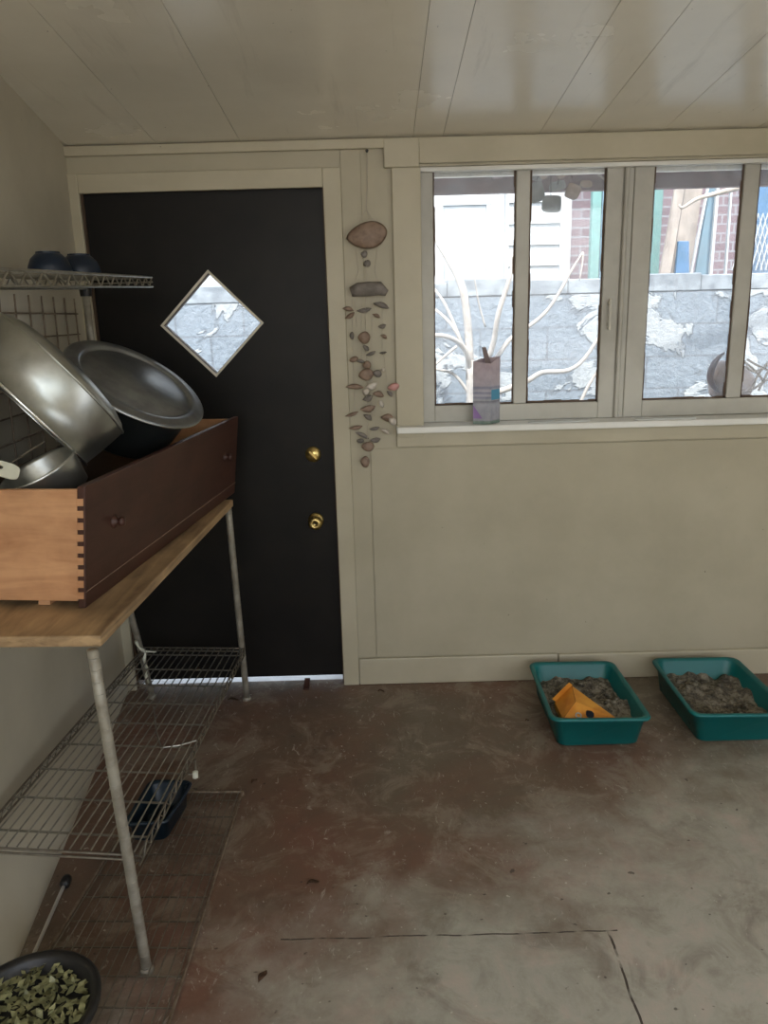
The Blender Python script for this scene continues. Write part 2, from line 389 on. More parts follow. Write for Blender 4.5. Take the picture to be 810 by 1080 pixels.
# ------------------------------------------------------------------ windows
def sash(n, x0, x1, m0, m1, ya=.052, yb=.088):
    root = bpy.data.objects.new('window_%d' % n, None); COL.objects.link(root); root.location = (x0, ya, 1.138); root['kind'] = 'structure'
    g0 = 1.205; g1 = 2.098
    s0 = x0 + (.05 if n == 1 else .075); s1 = x1 - .062
    bm = BM()
    box(bm, x0, s0, ya, yb, 1.139, 2.104); box(bm, s1, x1, ya, yb, 1.139, 2.104)
    box(bm, s0, s1, ya, yb, 1.139, g0); box(bm, s0, s1, ya, yb, g1, 2.104)
    obj('window_frame', bm, M['sash'], root, .003)
    # glazing putty beads, slightly uneven
    bm = BM()
    for a, b in ((s0, m0), (m1, s1)):
        for q in range(14):
            w = .005 + .004 * random.random(); za = g0 + (g1 - g0) * q / 14; zb = g0 + (g1 - g0) * (q + 1) / 14
            box(bm, a, a + w, ya + .012, ya + .018, za, zb); w = .004 + .005 * random.random(); box(bm, b - w, b, ya + .012, ya + .018, za, zb)
        for q in range(8):
            w = .006 + .006 * random.random(); box(bm, a + (b - a) * q / 8, a + (b - a) * (q + 1) / 8, ya + .012, ya + .018, g0, g0 + w)
    obj('putty', bm, M['jamb'], root)
    bm = BM(); box(bm, m0, m1, ya + .004, yb, g0, g1); obj('muntin', bm, M['sash'], root, .005)
    for a, b in ((s0, m0), (m1, s1)):
        bm = BM(); box(bm, a - .004, b + .004, ya + .020, ya + .024, g0 - .004, g1 + .004); obj('pane', bm, M['glass'], root)
    return root, s0, s1
w1, _, s1r = sash(1, .170, .948, .540, .594)
bm = BM(); box(bm, .908, .920, .030, .052, 1.50, 1.515); box(bm, .908, .920, .030, .052, 1.585, 1.60)
tube(bm, [(.914, .032, 1.49), (.914, .030, 1.61)], .006, 8); obj('latch', bm, M['latch'], w1, .002)
w2, _, _ = sash(2, .992, 1.928, 1.412, 1.472)
# post between the sashes, with its rounded bead
bm = BM(); box(bm, .948, .992, .060, .10, 1.139, 2.104); tube(bm, [(.962, .052, 1.139), (.962, .052, 2.104)], .010, 10)
struct('trim_9', bm, M['sash'], .002)
# head stop bead above the panes
bm = BM(); box(bm, .168, 1.93, .02, .050, 2.090, 2.105); box(bm, .168, 1.93, .10, .12, 2.08, 2.105); struct('trim_10', bm, M['stool'], .002)

# ------------------------------------------------------------------ door
dr = bpy.data.objects.new('door_1', None); COL.objects.link(dr); dr.location = (-1.10, .03, .02); dr['kind'] = 'structure'
# diamond opening, corners in the door's plane
YD = .022
dc = [atY(217, 285, YD), atY(278, 343, YD), atY(230, 397, YD), atY(171, 341, YD)]
cen = sum(dc, Vector()) / 4
d = .2785 / 1.41 * 1.03
dc = [cen + Vector((0, 0, .205)), cen + Vector((.203, 0, 0)), cen + Vector((0, 0, -.205)), cen + Vector((-.203, 0, 0))]
def door_slab(x0, x1, z0, z1, ya, yb, hole):
    bm = BM()
    cs = [Vector((x0, 0, z1)), Vector((x1, 0, z1)), Vector((x1, 0, z0)), Vector((x0, 0, z0))]
    mids = [Vector((cen.x, 0, z1)), Vector((x1, 0, cen.z)), Vector((cen.x, 0, z0)), Vector((x0, 0, cen.z))]
    L = []
    for Y in (ya, yb):
        h = [bm.verts.new((p.x, Y, p.z)) for p in hole]; c = [bm.verts.new((p.x, Y, p.z)) for p in cs]; m_ = [bm.verts.new((p.x, Y, p.z)) for p in mids]
        L.append((h, c, m_))
        for k in range(4):
            # top-right wedge between hole k, k+1
            nxt = (k + 1) % 4
            bm.faces.new((h[k], m_[k], c[(k + 1) % 4], m_[nxt], h[nxt]))
    for k in range(4):
        n = (k + 1) % 4
        bm.faces.new((L[0][0][k], L[0][0][n], L[1][0][n], L[1][0][k]))
        bm.faces.new((L[0][2][k], L[1][2][k], L[1][1][n], L[0][1][n])); bm.faces.new((L[0][1][n], L[1][1][n], L[1][2][n], L[0][2][n]))
    return bm
obj('door_panel', door_slab(-1.103, -.201, .034, 2.042, .022, .062, dc), M['door'], dr)
def dia_ring(s_out, s_in, ya, yb):
    bm = BM(); R = []
    for s, Y in ((s_out, ya), (s_in, ya), (s_in, yb), (s_out, yb)):
        R.append([bm.verts.new((cen.x + (p.x - cen.x) * s, Y, cen.z + (p.z - cen.z) * s)) for p in dc])
    for a in range(4):
        b = (a + 1) % 4
        for k in range(4): bm.faces.new((R[a][k], R[a][(k + 1) % 4], R[b][(k + 1) % 4], R[b][k]))
    return bm
f = obj('window_frame', dia_ring(1.0, .945, .014, .024), simple('pale_gold_moulding', (.80, .74, .60), .4), dr)
obj('inner_bead', dia_ring(.955, .930, .024, .062), M['jamb'], f)
bm = BM()
vs = [[bm.verts.new((cen.x + (p.x - cen.x) * .935, Y, cen.z + (p.z - cen.z) * .935)) for p in dc] for Y in (.040, .045)]
bm.faces.new(vs[0]); bm.faces.new(vs[1][::-1])
for k in range(4): bm.faces.new((vs[0][k], vs[1][k], vs[1][(k + 1) % 4], vs[0][(k + 1) % 4]))
obj('pane', bm, M['glass'], dr)
# knob and deadbolt
p = atY(333, 550, 0); kb = BM(); lathe(kb, [(0, -.001), (.032, 0), (.033, .004), (.028, .010), (.013, .014), (.012, .030), (.024, .036), (.029, .046), (.028, .056), (.020, .064), (.011, .066), (.010, .062), (0, .061)], 32, frame((p.x, .022, p.z), (0, -1, 0)))
k = obj('door_knob', kb, M['brass'], dr, smooth=True)
kb = BM(); box(kb, -.002, .002, -.006, .006, .0605, .063, frame((p.x, .022, p.z), (0, -1, 0))); obj('keyhole', kb, M['black'], k)
p = atY(330, 480, 0); kb = BM(); lathe(kb, [(0, 0), (.031, 0), (.033, .004), (.030, .012), (.022, .014), (.020, .017), (0, .017)], 32, frame((p.x, .022, p.z), (0, -1, 0)))
k = obj('deadbolt', kb, M['brass'], dr, smooth=True)
kb = BM(); mm = frame((p.x, .022, p.z), (0, -1, 0)) @ Matrix.Rotation(math.radians(42), 4, 'Z'); box(kb, -.0225, .0225, -.005, .005, .017, .033, mm); obj('thumb_turn', kb, M['brass'], k, .002)
bm = BM(); box(bm, DX1 + .0, DX1 - .009, .01, .10, 0, 2.05); box(bm, DX0, DX0 + .008, .01, .10, 0, 2.05); box(bm, DX0, DX1, .01, .10, 2.043, 2.05); struct('trim_11', bm, M['jamb'])
# little rubber wedge and threshold board
bm = BM(); hexa(bm, [(-.372, -.05, 0), (-.348, -.05, 0), (-.348, .03, 0), (-.372, .03, 0), (-.372, -.05, .006), (-.348, -.05, .006), (-.348, .03, .018), (-.372, .03, .018)])
tag(obj('door_wedge', bm, M['stain'], None, .001), 'small dark wooden wedge pushed under the black door', 'door wedge')
bm = BM(); box(bm, -1.2, -.1, .045, .6, -.12, -.004); struct('trim_12', bm, simple('pale_threshold', (.66, .66, .64), .7))

# ------------------------------------------------------------------ shelving unit
def lerp(a, b, t): return a + (b - a) * t
def bil(c, u, v): return lerp(lerp(c[0], c[1], u), lerp(c[3], c[2], u), v)       # u along, v into depth
def wire_deck(bm, c, nl, nc, r=.0023, rc=.003):
    dz = Vector((0, 0, 1))
    for i in range(nl):
        v = (i + .5) / nl; tube(bm, [bil(c, .004, v) + dz * .003, bil(c, .996, v) + dz * .003], r, 5)
    for i in range(nc):
        u = (i + .5) / nc; tube(bm, [bil(c, u, 0.004) - dz * .002, bil(c, u, .996) - dz * .002], rc, 5)
def truss_rim(bm, c, h=.026, r=.0032, pitch=.055):
    dz = Vector((0, 0, -h))
    for a, b in ((0, 1), (1, 2), (2, 3), (3, 0)):
        A, B = c[a], c[b]
        if abs((B - A).y) < .2: tube(bm, [A, B], r, 6); tube(bm, [A + dz * .5, B + dz * .5], r, 6); continue
        tube(bm, [A, B], r, 6); tube(bm, [A + dz, B + dz], r, 6)
        n = max(2, int((B - A).length / pitch)); pts = []
        for k in range(2 * n + 1): pts.append(lerp(A, B, k / (2 * n)) + (dz if k % 2 else Vector()))
        tube(bm, pts, r * .7, 5)
unit = thing('shelving_unit', 'tall grey wire shelving unit with a worn plank worktop beside the left wall', 'shelving', (-.8, -.85, 0))
def leg(path, r=.0128):
    bm = BM(); P = smoothpath(path, 4); tube(bm, P, r, 14)
    tot = 0
    for a, b in zip(P, P[1:]):       # groove rings
        L = (b - a).length; n = max(1, int(L / .027))
        for k in range(n):
            q = lerp(a, b, (k + .5) / n); dd = (b - a).normalized() * .0012
            tube(bm, [q - dd, q + dd], r + .0006, 14)
    f = BM(); a = P[0]; t = (P[1] - P[0]).normalized(); lathe(f, [(0, -.0), (.017, 0), (.019, .006), (.014, .018), (0, .018)], 14, frame(Vector((a.x, a.y, 0)), (0, 0, 1)))
    o = obj('leg', bm, M['post'], unit, smooth=True); obj('foot', f, M['post'], o, smooth=True)
leg([(-.605, -.124, 0.003), (-.600, -.168, .26), (-.592, -.262, .898)])
leg([(-.622, -1.522, 0.003), (-.622, -1.55, .34), (-.628, -1.585, .898)])
leg([(-1.02, -.085, 0.003), (-1.02, -.165, .28), (-1.02, -.25, .55), (-1.03, -.275, 1.1), (-1.025, -.29, 1.675)])
leg([(-1.035, -1.455, 0.003), (-1.035, -1.48, .34), (-1.04, -1.53, .898)])
# plank worktop
F0 = Vector((-.566, -.285, .915)); N0 = Vector((-.622, -1.550, .915)); wdir = Vector((-.999, .0445, 0))
bm = BM(); D_ = .445
tc4 = [N0, F0, F0 + wdir * D_, N0 + wdir * (D_ - .01)]
hexa(bm, [p - Vector((0, 0, .026)) for p in tc4] + tc4)
wt = obj('worktop', bm, M['board'], unit, .004)
# middle wire shelf
mc = [Vector((-.607, -1.525, .340)), Vector((-.588, -.18, .262)), Vector((-1.012, -.145, .262)), Vector((-1.035, -1.475, .340))]
bm = BM(); wire_deck(bm, mc, 16, 9); ms = obj('middle_shelf', bm, M['steel'], unit)
bm = BM(); truss_rim(bm, mc); obj('shelf_rim', bm, M['steel_dark'], ms)
# upper wire shelf
tcn = [atY(-60, 282.5, -2.0), atY(160, 292.5, -.42)]
tcn[0] = tcn[1] + (atY(0, 284, -1.62) - tcn[1]) * 1.12
uc = [tcn[0], tcn[1], Vector((-1.015, -.30, tcn[1].z + .004)), Vector((-.965, -1.72, tcn[0].z + .004))]
bm = BM(); wire_deck(bm, uc, 9, 12); us = obj('upper_shelf', bm, M['steel'], unit)
bm = BM(); truss_rim(bm, uc, .030, .0034, .085); obj('shelf_rim', bm, M['steel'], us)
bm = BM(); lathe(bm, [(.013, 0), (.019, 0), (.021, .03), (.013, .03)], 16, frame((-1.025, -.29, uc[2].z - .055), (0, 0, 1)), True); obj('clamp', bm, M['black'], unit)

# wire grid panel hung on the left wall
def wx(y, z):
    for k in range(len(zs) - 1):
        if zs[k] <= z <= zs[k + 1]:
            s = lerp(sl[k], sl[k + 1], (z - zs[k]) / (zs[k + 1] - zs[k])); break
    return -1.146 - s * y
bm = BM(); off = .012
ycol = [-.15 - .118 * k for k in range(12)]; zrow = [1.605 - .073 * k for k in range(9)]
for y in ycol: tube(bm, [(wx(y, z) + off, y, z) for z in (1.66, 1.4, 1.02)], .0028, 6)
for z in zrow: tube(bm, [(wx(y, z) + off + .004, y, z) for y in (ycol[0] + .01, -.7, ycol[-1] - .01)], .0028, 6)
tag(obj('wire_grid_panel', bm, M['rust']), 'rusty square wire grid panel hanging on the left wall under the upper shelf', 'grid panel')

# ------------------------------------------------------------------ bowls on the upper shelf
def plastic_bowl(px, label, y):
    p = atY(px, 286, y); z = lerp(uc[1].z, uc[0].z, (uc[1].y - y) / (uc[1].y - uc[0].y)) + .009
    r = thing('upturned_bowl', label, 'bowl', (p.x, y, z), 'blue upturned bowls on the upper wire shelf')
    bm = BM(); lathe(bm, [(.060, 0), (.061, .004), (.058, .022), (.050, .042), (.036, .056), (.033, .057), (.030, .053), (.046, .038), (.055, .02), (.057, 0)], 32, Matrix.Translation((p.x, y, z)), True)
    obj('bowl_body', bm, M['blue'], r, smooth=True)
    bm = BM(); lathe(bm, [(0, .052), (.034, .052), (.033, .062), (.028, .062), (.026, .057), (0, .057)], 12, Matrix.Translation((p.x, y, z))); obj('foot_ring', bm, M['blue'], r)
plastic_bowl(53, 'dark blue upturned bowl on the upper wire shelf, the left one farther from the door', -.78)
plastic_bowl(85, 'dark blue upturned bowl on the upper wire shelf, the one nearer the black door', -.60)

# ------------------------------------------------------------------ drawer
dz0 = .928; H_ = .285
A = Vector((-.712, -1.385, 0)); Bp = Vector((-.578, -.175, 0)); dd = (Bp - A).normalized(); nn = Vector((-dd.y, dd.x, 0)); L_ = (Bp - A).length
lean = .035
drw = thing('wooden_drawer', 'large loose dresser drawer, dark red front and raw pine sides, on the plank worktop', 'drawer', (A.x, A.y, .915))
def dP(u, w, z): return A + dd * u + nn * (w - lean * (z - dz0) / H_) + Vector((0, 0, z))
def dbox(bm, u0, u1, w0, w1, z0, z1, lz=True):
    hexa(bm, [dP(u0, w0, z0), dP(u1, w0, z0), dP(u1, w1, z0), dP(u0, w1, z0), dP(u0, w0, z1), dP(u1, w0, z1), dP(u1, w1, z1), dP(u0, w1, z1)])
bm = BM(); dbox(bm, 0, L_, 0, .020, dz0 - .012, dz0 + H_); fr = obj('drawer_front', bm, M['stain'], drw, .003)
bm = BM(); dbox(bm, 0, L_, -.0008, 0.0002, dz0 + .028, dz0 + .030); obj('scribed_line', bm, M['shell'], fr)
DW = .345
bm = BM(); dbox(bm, 0, .014, .0202, DW, dz0 + .006, dz0 + H_ - .008); obj('side_panel', bm, M['pine'], drw, .002)
bm = BM(); dbox(bm, L_ - .014, L_, .0202, DW, dz0, dz0 + H_ - .008); obj('side_panel', bm, M['pine'], drw, .002)
bm = BM(); dbox(bm, .014, L_ - .014, DW - .014, DW, dz0, dz0 + H_ - .008); obj('back_panel', bm, M['jamb'], drw, .002)
bm = BM(); dbox(bm, .014, L_ - .014, .02, DW - .014, dz0 + .012, dz0 + .018); obj('bottom_panel', bm, M['jamb'], drw)
bm = BM()
for k in range(9):
    z = dz0 + .012 + k * (H_ - .03) / 9; dbox(bm, -.0015, .003, .0045, .0202, z, z + .017)
obj('dovetail', bm, M['pine'], fr)
for px, py in ((120, 550), (237, 482)):
    # knobs on the drawer front
    best = None
    for i in range(300):
        u = L_ * i / 300
        for j in range(60):
            z = dz0 + H_ * j / 60; q = dP(u, 0, z); r = q - CAM; s = F / r.dot(FW)
            e = (405 + r.dot(CX) * s - px) ** 2 + (540 - r.dot(CY) * s - py) ** 2
            if best is None or e < best[0]: best = (e, q)
    bm = BM(); lathe(bm, [(0, -.002), (.017, -.002), (.018, .003), (.009, .008), (.008, .014), (.013, .019), (.012, .026), (0, .029)], 20, frame(best[1], -nn)); obj('knob', bm, M['stain'], fr, smooth=True)
bm = BM()
for u in (.06, L_ - .12): pass
for w in (.10, .25):
    dbox(bm, .02, L_ - .1, w, w + .03, .916, dz0)
obj('runner', bm, M['pine'], drw)

# ------------------------------------------------------------------ pots in the drawer
def img_axis(px, py, ax, ay, along=0.0):
    """unit vector that projects to image direction (ax, ay up) at a pixel, with a share pointing back at the camera"""
    r = ray(px, py).normalized(); v = CX * ax + CY * ay; v = (v - r * v.dot(r)).normalized()
    return (v * math.sqrt(1 - along * along) - r * along).normalized()
c1 = atY(27, 432, -1.13); ax1 = img_axis(27, 432, .74, .67, -.02)
bowl = thing('aluminium_bowl', 'big scuffed aluminium bowl tipped on its side at the near end of the drawer', 'bowl', c1)
bm = BM(); R1 = .196
prof = [(R1 + .004, -.002), (R1 + .007, .001), (R1 + .004, .005), (R1 + .001, .006), (R1 + .006, .06), (R1 + .008, .122), (R1 + .004, .130), (R1 - .008, .140), (R1 - .04, .152), (R1 - .10, .161), (0, .166),
        (0, .163), (R1 - .10, .158), (R1 - .044, .148), (R1 - .012, .136), (R1 + .003, .12), (R1 - .001, .06), (R1 - .003, .0)]
lathe(bm, prof, 72, frame(c1, ax1))
for v in bm.verts:     # dents
    for dcn, rad, dep in ((atY(112, 462, -1.13), .055, .014), (atY(60, 400, -1.2), .09, .006)):
        dist = (v.co - dcn).length
        if dist < rad: v.co -= (v.co - c1).normalized() * dep * (1 - dist / rad)
obj('bowl_body', bm, M['alu'], bowl, smooth=True)
bm = BM(); M4 = frame(c1, ax1); pts = [M4 @ Vector(((R1 + .0075) * math.cos(t * 2 * PI / 72), (R1 + .0075) * math.sin(t * 2 * PI / 72), .126)) for t in range(73)]
tube(bm, pts, .0035, 6, False); obj('seam_bead', bm, M['alu'], bowl, smooth=True)
bm = BM(); pts = [M4 @ Vector(((R1 + .004) * math.cos(t * 2 * PI / 72), (R1 + .004) * math.sin(t * 2 * PI / 72), .0)) for t in range(73)]
tube(bm, pts, .0045, 6, False); obj('rolled_rim', bm, simple('bright_aluminium_rim', (.86, .86, .84), .25, 1), bowl, smooth=True)

YL = -.74
c2 = atY(144, 404, YL); ax2 = img_axis(144, 404, .442, .897, .42)
R2 = .213
lid = thing('pan_lid', 'round dull grey pan lid tilted on the black pot in the drawer', 'lid', c2)
bm = BM(); lathe(bm, [(0, .004), (R2 * .76, .004), (R2 * .79, -.001), (R2 * .82, .004), (R2 * .84, .008), (R2 * .90, .008), (R2 * .97, .003), (R2, .004), (R2 + .004, .001), (R2 + .003, -.006), (R2 - .004, -.008), (R2 - .006, -.003), (R2 * .8, -.004), (0, -.003)], 64, frame(c2, ax2))
obj('lid_plate', bm, M['alu_dark'], lid, smooth=True)
bm = BM(); Ml = frame(c2, ax2)
tube(bm, [Ml @ Vector(((R2 + .002) * math.cos(t * PI / 32), (R2 + .002) * math.sin(t * PI / 32), -.002)) for t in range(65)], .004, 6, False); obj('rolled_rim', bm, M['alu'], lid, smooth=True)
bm = BM(); lathe(bm, [(R2 - .036, -.012), (R2 - .029, -.010), (R2 - .029, -.02), (R2 - .032, -.05), (R2 - .045, -.16), (R2 - .06, -.173), (0, -.175), (0, -.17), (R2 - .062, -.168), (R2 - .049, -.157), (R2 - .036, -.05)], 56, frame(c2, ax2), True)
pot = obj('cooking_pot', bm, M['enamel'], smooth=True); tag(pot, 'black enamel pot leaning in the drawer under the round lid', 'pot')

c3 = atY(46, 503, -1.25); ax3 = img_axis(48, 503, -.55, .80, .25)
pan = thing('saucepan', 'small dull aluminium pan lying in the near corner of the drawer under the big bowl', 'pan', c3)
bm = BM(); R3 = .092
lathe(bm, [(R3, .085), (R3 + .005, .088), (R3 + .002, .08), (R3 - .004, .01), (R3 - .02, 0), (0, 0), (0, .004), (R3 - .022, .004), (R3 - .008, .014), (R3 - .004, .08)], 48, frame(c3 - ax3 * .06, ax3), True)
obj('pan_body', bm, M['alu'], pan, smooth=True)
bm = BM(); pp = atY(28, 470, -1.24); tube(bm, [atY(47, 466, -1.22), atY(24, 480, -1.26), atY(0, 497, -1.32), atY(-20, 509, -1.36)], .003, 6); obj('handle', bm, M['steel_dark'], pan)
# cream plastic scraper with a hanging hole
s0 = atY(6, 496, -1.335); Ms = frame(s0, img_axis(6, 496, .25, .35, .88), CX)
bm = BM(); out = []
for k in range(24):
    a = 2 * PI * k / 24; out.append((.030 * (abs(math.cos(a)) ** .6) * (1 if math.cos(a) > 0 else -1) * (1.0), .020 * (abs(math.sin(a)) ** .6) * (1 if math.sin(a) > 0 else -1)))
hol = [(-.012 + .005 * math.cos(2 * PI * k / 24), .003 + .005 * math.sin(2 * PI * k / 24)) for k in range(24)]
R_ = [[bm.verts.new(Ms @ Vector((x, y, z))) for x, y in q] for q, z in ((out, 0), (hol, 0), (hol, .003), (out, .003))]
for a in range(4):
    b = (a + 1) % 4
    for k in range(24): bm.faces.new((R_[a][k], R_[a][(k + 1) % 24], R_[b][(k + 1) % 24], R_[b][k]))
tag(obj('plastic_scraper', bm, M['cream_pl']), 'small cream plastic scraper with a hole at the near left end of the drawer', 'scraper')

# ------------------------------------------------------------------ under the shelves
# loose wire rack on the floor
rack = thing('floor_rack', 'loose wire rack lying on the floor under the shelving unit', 'wire rack', (-.72, -1.3, 0))
rc4 = [Vector((-.530, -1.95, .014)), Vector((-.508, -.80, .014)), Vector((-.84, -.79, .014)), Vector((-.93, -1.93, .014))]
bm = BM(); wire_deck(bm, rc4, 15, 13, .0018, .0022); obj('wires', bm, M['steel_dark'], rack)
bm = BM()
for a, b in ((0, 1), (1, 2), (2, 3), (3, 0)): tube(bm, [rc4[a], rc4[b]], .0045, 6)
for q in rc4: tube(bm, [q, q - Vector((0, 0, .013))], .006, 8)
obj('rack_frame', bm, M['rust'], rack)
# rod with a black end by the wall
ra = Vector((-.945, -1.215, .016)); rb = Vector((-.905, -1.72, .016))
rod = thing('metal_rod', 'thin metal rod with a black end cap lying along the foot of the left wall', 'rod', ra)
bm = BM(); tube(bm, [ra, rb], .005, 8); obj('rod_shaft', bm, simple('bright_steel', (.72, .70, .64), .35, .6), rod)
bm = BM(); lathe(bm, [(0, -.02), (.012, -.018), (.015, -.006), (.015, .012), (.007, .02), (0, .02)], 14, frame(ra, rb - ra)); obj('end_cap', bm, M['black'], rod, smooth=True)
# blue tub
tb = thing('blue_tub', 'dark blue plastic tub on the floor beneath the middle wire shelf', 'tub', (-.73, -.96, .02))
def tub_mesh(corn_top, corn_bot, z0, z1, rr, th, flange=.0, nseg=6, lip=.006):
    """rounded rectangular tub: outer wall, rolled lip, inner wall, floor"""
    def loop(c, inset, z, r):
        # c = [near-left, near-right, far-right, far-left] xy
        cen_ = sum((Vector(q) for q in c), Vector((0, 0))) / 4; out = []
        for k in range(4):
            p = Vector(c[k]); a = (Vector(c[k - 1]) - p).normalized(); b = (Vector(c[(k + 1) % 4]) - p).normalized()
            p = p + (a + b) * inset; q0 = p + a * r; q1 = p + b * r
            for j in range(nseg + 1):
                t = j / nseg; q = q0 * (1 - t) ** 2 + p * 2 * t * (1 - t) + q1 * t * t; out.append(Vector((q.x, q.y, z)))
        return out
    bm = BM()
    seq = [loop(corn_bot, .012, z0, rr * .7), loop(corn_bot, 0, z0 + .01, rr * .7), loop(corn_top, flange, z1 - lip * 2, rr), loop(corn_top, 0, z1 - lip * 2, rr), loop(corn_top, -.002, z1 - lip, rr), loop(corn_top, 0.002, z1, rr),
           loop(corn_top, flange, z1 - .001, rr), loop(corn_top, flange + .006, z1 - .012, rr), loop(corn_bot, th, z0 + .012, rr * .7), loop(corn_bot, th + .012, z0 + th, rr * .7)]
    R = [[bm.verts.new(v) for v in l] for l in seq]; n = len(R[0])
    for a, b in zip(R, R[1:]):
        for k in range(n): bm.faces.new((a[k], a[(k + 1) % n], b[(k + 1) % n], b[k]))
    bm.faces.new(R[0][::-1]); bm.faces.new(R[-1]); return bm
bm = tub_mesh([(-.815, -1.08), (-.68, -1.075), (-.655, -.86), (-.80, -.85)], [(-.80, -1.06), (-.695, -1.06), (-.67, -.88), (-.785, -.87)], .021, .105, .03, .004, .008)
obj('tub_body', bm, M['bluetub'], tb, smooth=True)
bm = BM(); tube(bm, smoothpath([(-.67, -.88, .10), (-.65, -.90, .115), (-.66, -1.0, .115), (-.69, -1.06, .10)], 4), .004, 6); obj('bail_handle', bm, M['blue'], tb)
# hooked wire
bm = BM(); tube(bm, [atZ(x, y, .312 - .0 * y) for x, y in ((162, 745), (165, 772), (170, 789), (190, 786), (207, 781))], .0026, 6)
# white-headed clip
cl = atZ(207, 816, .21)
hk = thing('hooked_wire', 'thin bent wire lying across the middle wire shelf', 'wire', atZ(165, 775, .312)); obj('wire_length', bm, M['steel'], hk)
q0 = bil(mc, .36, 0) + Vector((0, 0, -.028))
cp = thing('caster', 'small pale swivel caster hooked under the front edge of the middle shelf', 'caster', q0)
p816 = atX(206, 817, q0.x + .004)
bm = BM(); tube(bm, [p816 + Vector((0, .012, .045)), p816 + Vector((0, .012, .012))], .004, 8); tube(bm, [p816 + Vector((-.02, 0, .002)), p816 + Vector((0, 0, .002))], .003, 6); obj('stem', bm, M['steel_dark'], cp)
bm = BM(); lathe(bm, [(0, -.008), (.011, -.008), (.013, 0), (.011, .008), (0, .008)], 18, frame(p816, (1, .2, 0))); obj('wheel', bm, M['cream_pl'], cp, smooth=True)
# knotted wire hanging at the back leg
bm = BM()
P = [atX(143, 676, -.99), atX(147, 683, -.97), atX(153, 688, -.96), atX(152, 697, -.965), atX(155, 705, -.965), atX(154, 712, -.965), atX(157, 720, -.965)]
tube(bm, smoothpath(P, 4), [.005 + .002 * math.sin(k * 1.3) for k in range(25)], 7)
tube(bm, [P[2] + Vector((0, 0, .004)), P[2] + Vector((.02, 0, .002)), P[2] + Vector((.045, 0, .0))], [.006, .003, .002], 6)
tag(obj('wire_twist', bm, M['cream_pl'], smooth=True), 'grubby white twisted cord hanging from the back corner of the middle shelf', 'cord')
# planter under the near end
pc = Vector((-.775, -1.80, 0)); pl = thing('planter', 'round black-rimmed planter of dry leaves on the floor at bottom left', 'planter', pc)
bm = BM(); lathe(bm, [(0, .016), (.095, .016), (.10, .03), (.130, .18), (.148, .183), (.150, .196), (.141, .200), (.129, .190), (.122, .165), (0, .165)], 48, Matrix.Translation(pc)); obj('planter_pot', bm, M['black'], pl, smooth=True)
bm = BM()
for k in range(420):
    a = random.uniform(0, 2 * PI); r = .122 * math.sqrt(random.random()); q = pc + Vector((r * math.cos(a), r * math.sin(a), .168 + random.uniform(0, .02)))
    u = Vector((random.uniform(-1, 1), random.uniform(-1, 1), random.uniform(-.5, .5))).normalized(); w = u.cross(Vector((random.uniform(-.4, .4), random.uniform(-.4, .4), 1))).normalized()
    s = random.uniform(.008, .016); v = [bm.verts.new(q + u * s), bm.verts.new(q + w * s * .5), bm.verts.new(q - u * s), bm.verts.new(q - w * s * .5)]
    bm.faces.new(v)
lf = obj('leaves', bm, simple('yellow_green_dry_leaves', (.34, .33, .16), .45, 0, (.12, .12, .05), 30), pl); lf['kind'] = 'stuff'

# ------------------------------------------------------------------ litter trays
def tray(x0, x1, y0, y1, label, seed):
    t = thing('litter_tray', label, 'litter tray', ((x0 + x1) / 2, (y0 + y1) / 2, 0), 'teal litter trays by the back wall')
    s = .035
    top = [(x0, y0), (x1, y0 - .012), (x1 - .004, y1 - .01), (x0 + .008, y1)]
    bot = [(x0 + s, y0 + s * .6), (x1 - s, y0 + s * .6), (x1 - s, y1 - s), (x0 + s, y1 - s)]
    obj('tray_body', tub_mesh(top, bot, 0.0005, .128, .045, .005, .013, 8), M['teal'], t, smooth=True)
    random.seed(seed)
    bm = BM(); N = 34
    gx = [lerp(bot[0][0] + .004 - .012, bot[1][0] - .004 + .012, i / N) for i in range(N + 1)]; gy = [lerp(bot[0][1] + .0, bot[3][1] - .0, j / N) for j in range(N + 1)]
    from mathutils import noise as mn
    V = []
    for j, y in enumerate(gy):
        row = []
        for i, x in enumerate(gx):
            h = .062 + .030 * mn.noise(Vector((x * 9, y * 9, seed))) + .018 * mn.noise(Vector((x * 28, y * 28, seed))) + .006 * mn.noise(Vector((x * 90, y * 90, seed)))
            e = min(i, N - i, j, N - j); cr = (min(i, N - i) < 4 and min(j, N - j) < 4)
            xx, yy = x, y
            if cr:
                cxx = gx[4] if i < 4 else gx[-5]; cyy = gy[4] if j < 4 else gy[-5]
                dx, dy = x - cxx, y - cyy; m_ = max(abs(dx) / abs(gx[4] - gx[0]), abs(dy) / abs(gy[4] - gy[0])); l_ = math.hypot(dx / abs(gx[4] - gx[0]), dy / abs(gy[4] - gy[0]))
                if l_ > 0: xx = cxx + dx * m_ / l_; yy = cyy + dy * m_ / l_
            row.append(bm.verts.new((xx, yy, h)))
        V.append(row)
    for j in range(N):
        for i in range(N): bm.faces.new((V[j][i], V[j][i + 1], V[j + 1][i + 1], V[j + 1][i]))
    for k in range(70):
        x = random.uniform(gx[3], gx[-4]); y = random.uniform(gy[3], gy[-4]); r = random.uniform(.005, .013)
        h = .062 + .030 * mn.noise(Vector((x * 9, y * 9, seed))) + .018 * mn.noise(Vector((x * 28, y * 28, seed)))
        mm = Matrix.Translation((x, y, h + r * .3)) @ Matrix.Rotation(random.random() * 3, 4, 'Z') @ Matrix.Diagonal((r * 1.4, r, r * .7, 1))
        bmesh.ops.create_icosphere(bm, subdivisions=1, radius=1, matrix=mm)
    o = obj('litter', bm, M['litter'], smooth=True); return o
l1 = tray(.588, .957, -.580, -.098, 'teal plastic litter tray with an orange carton in it, left of the pair', 3)
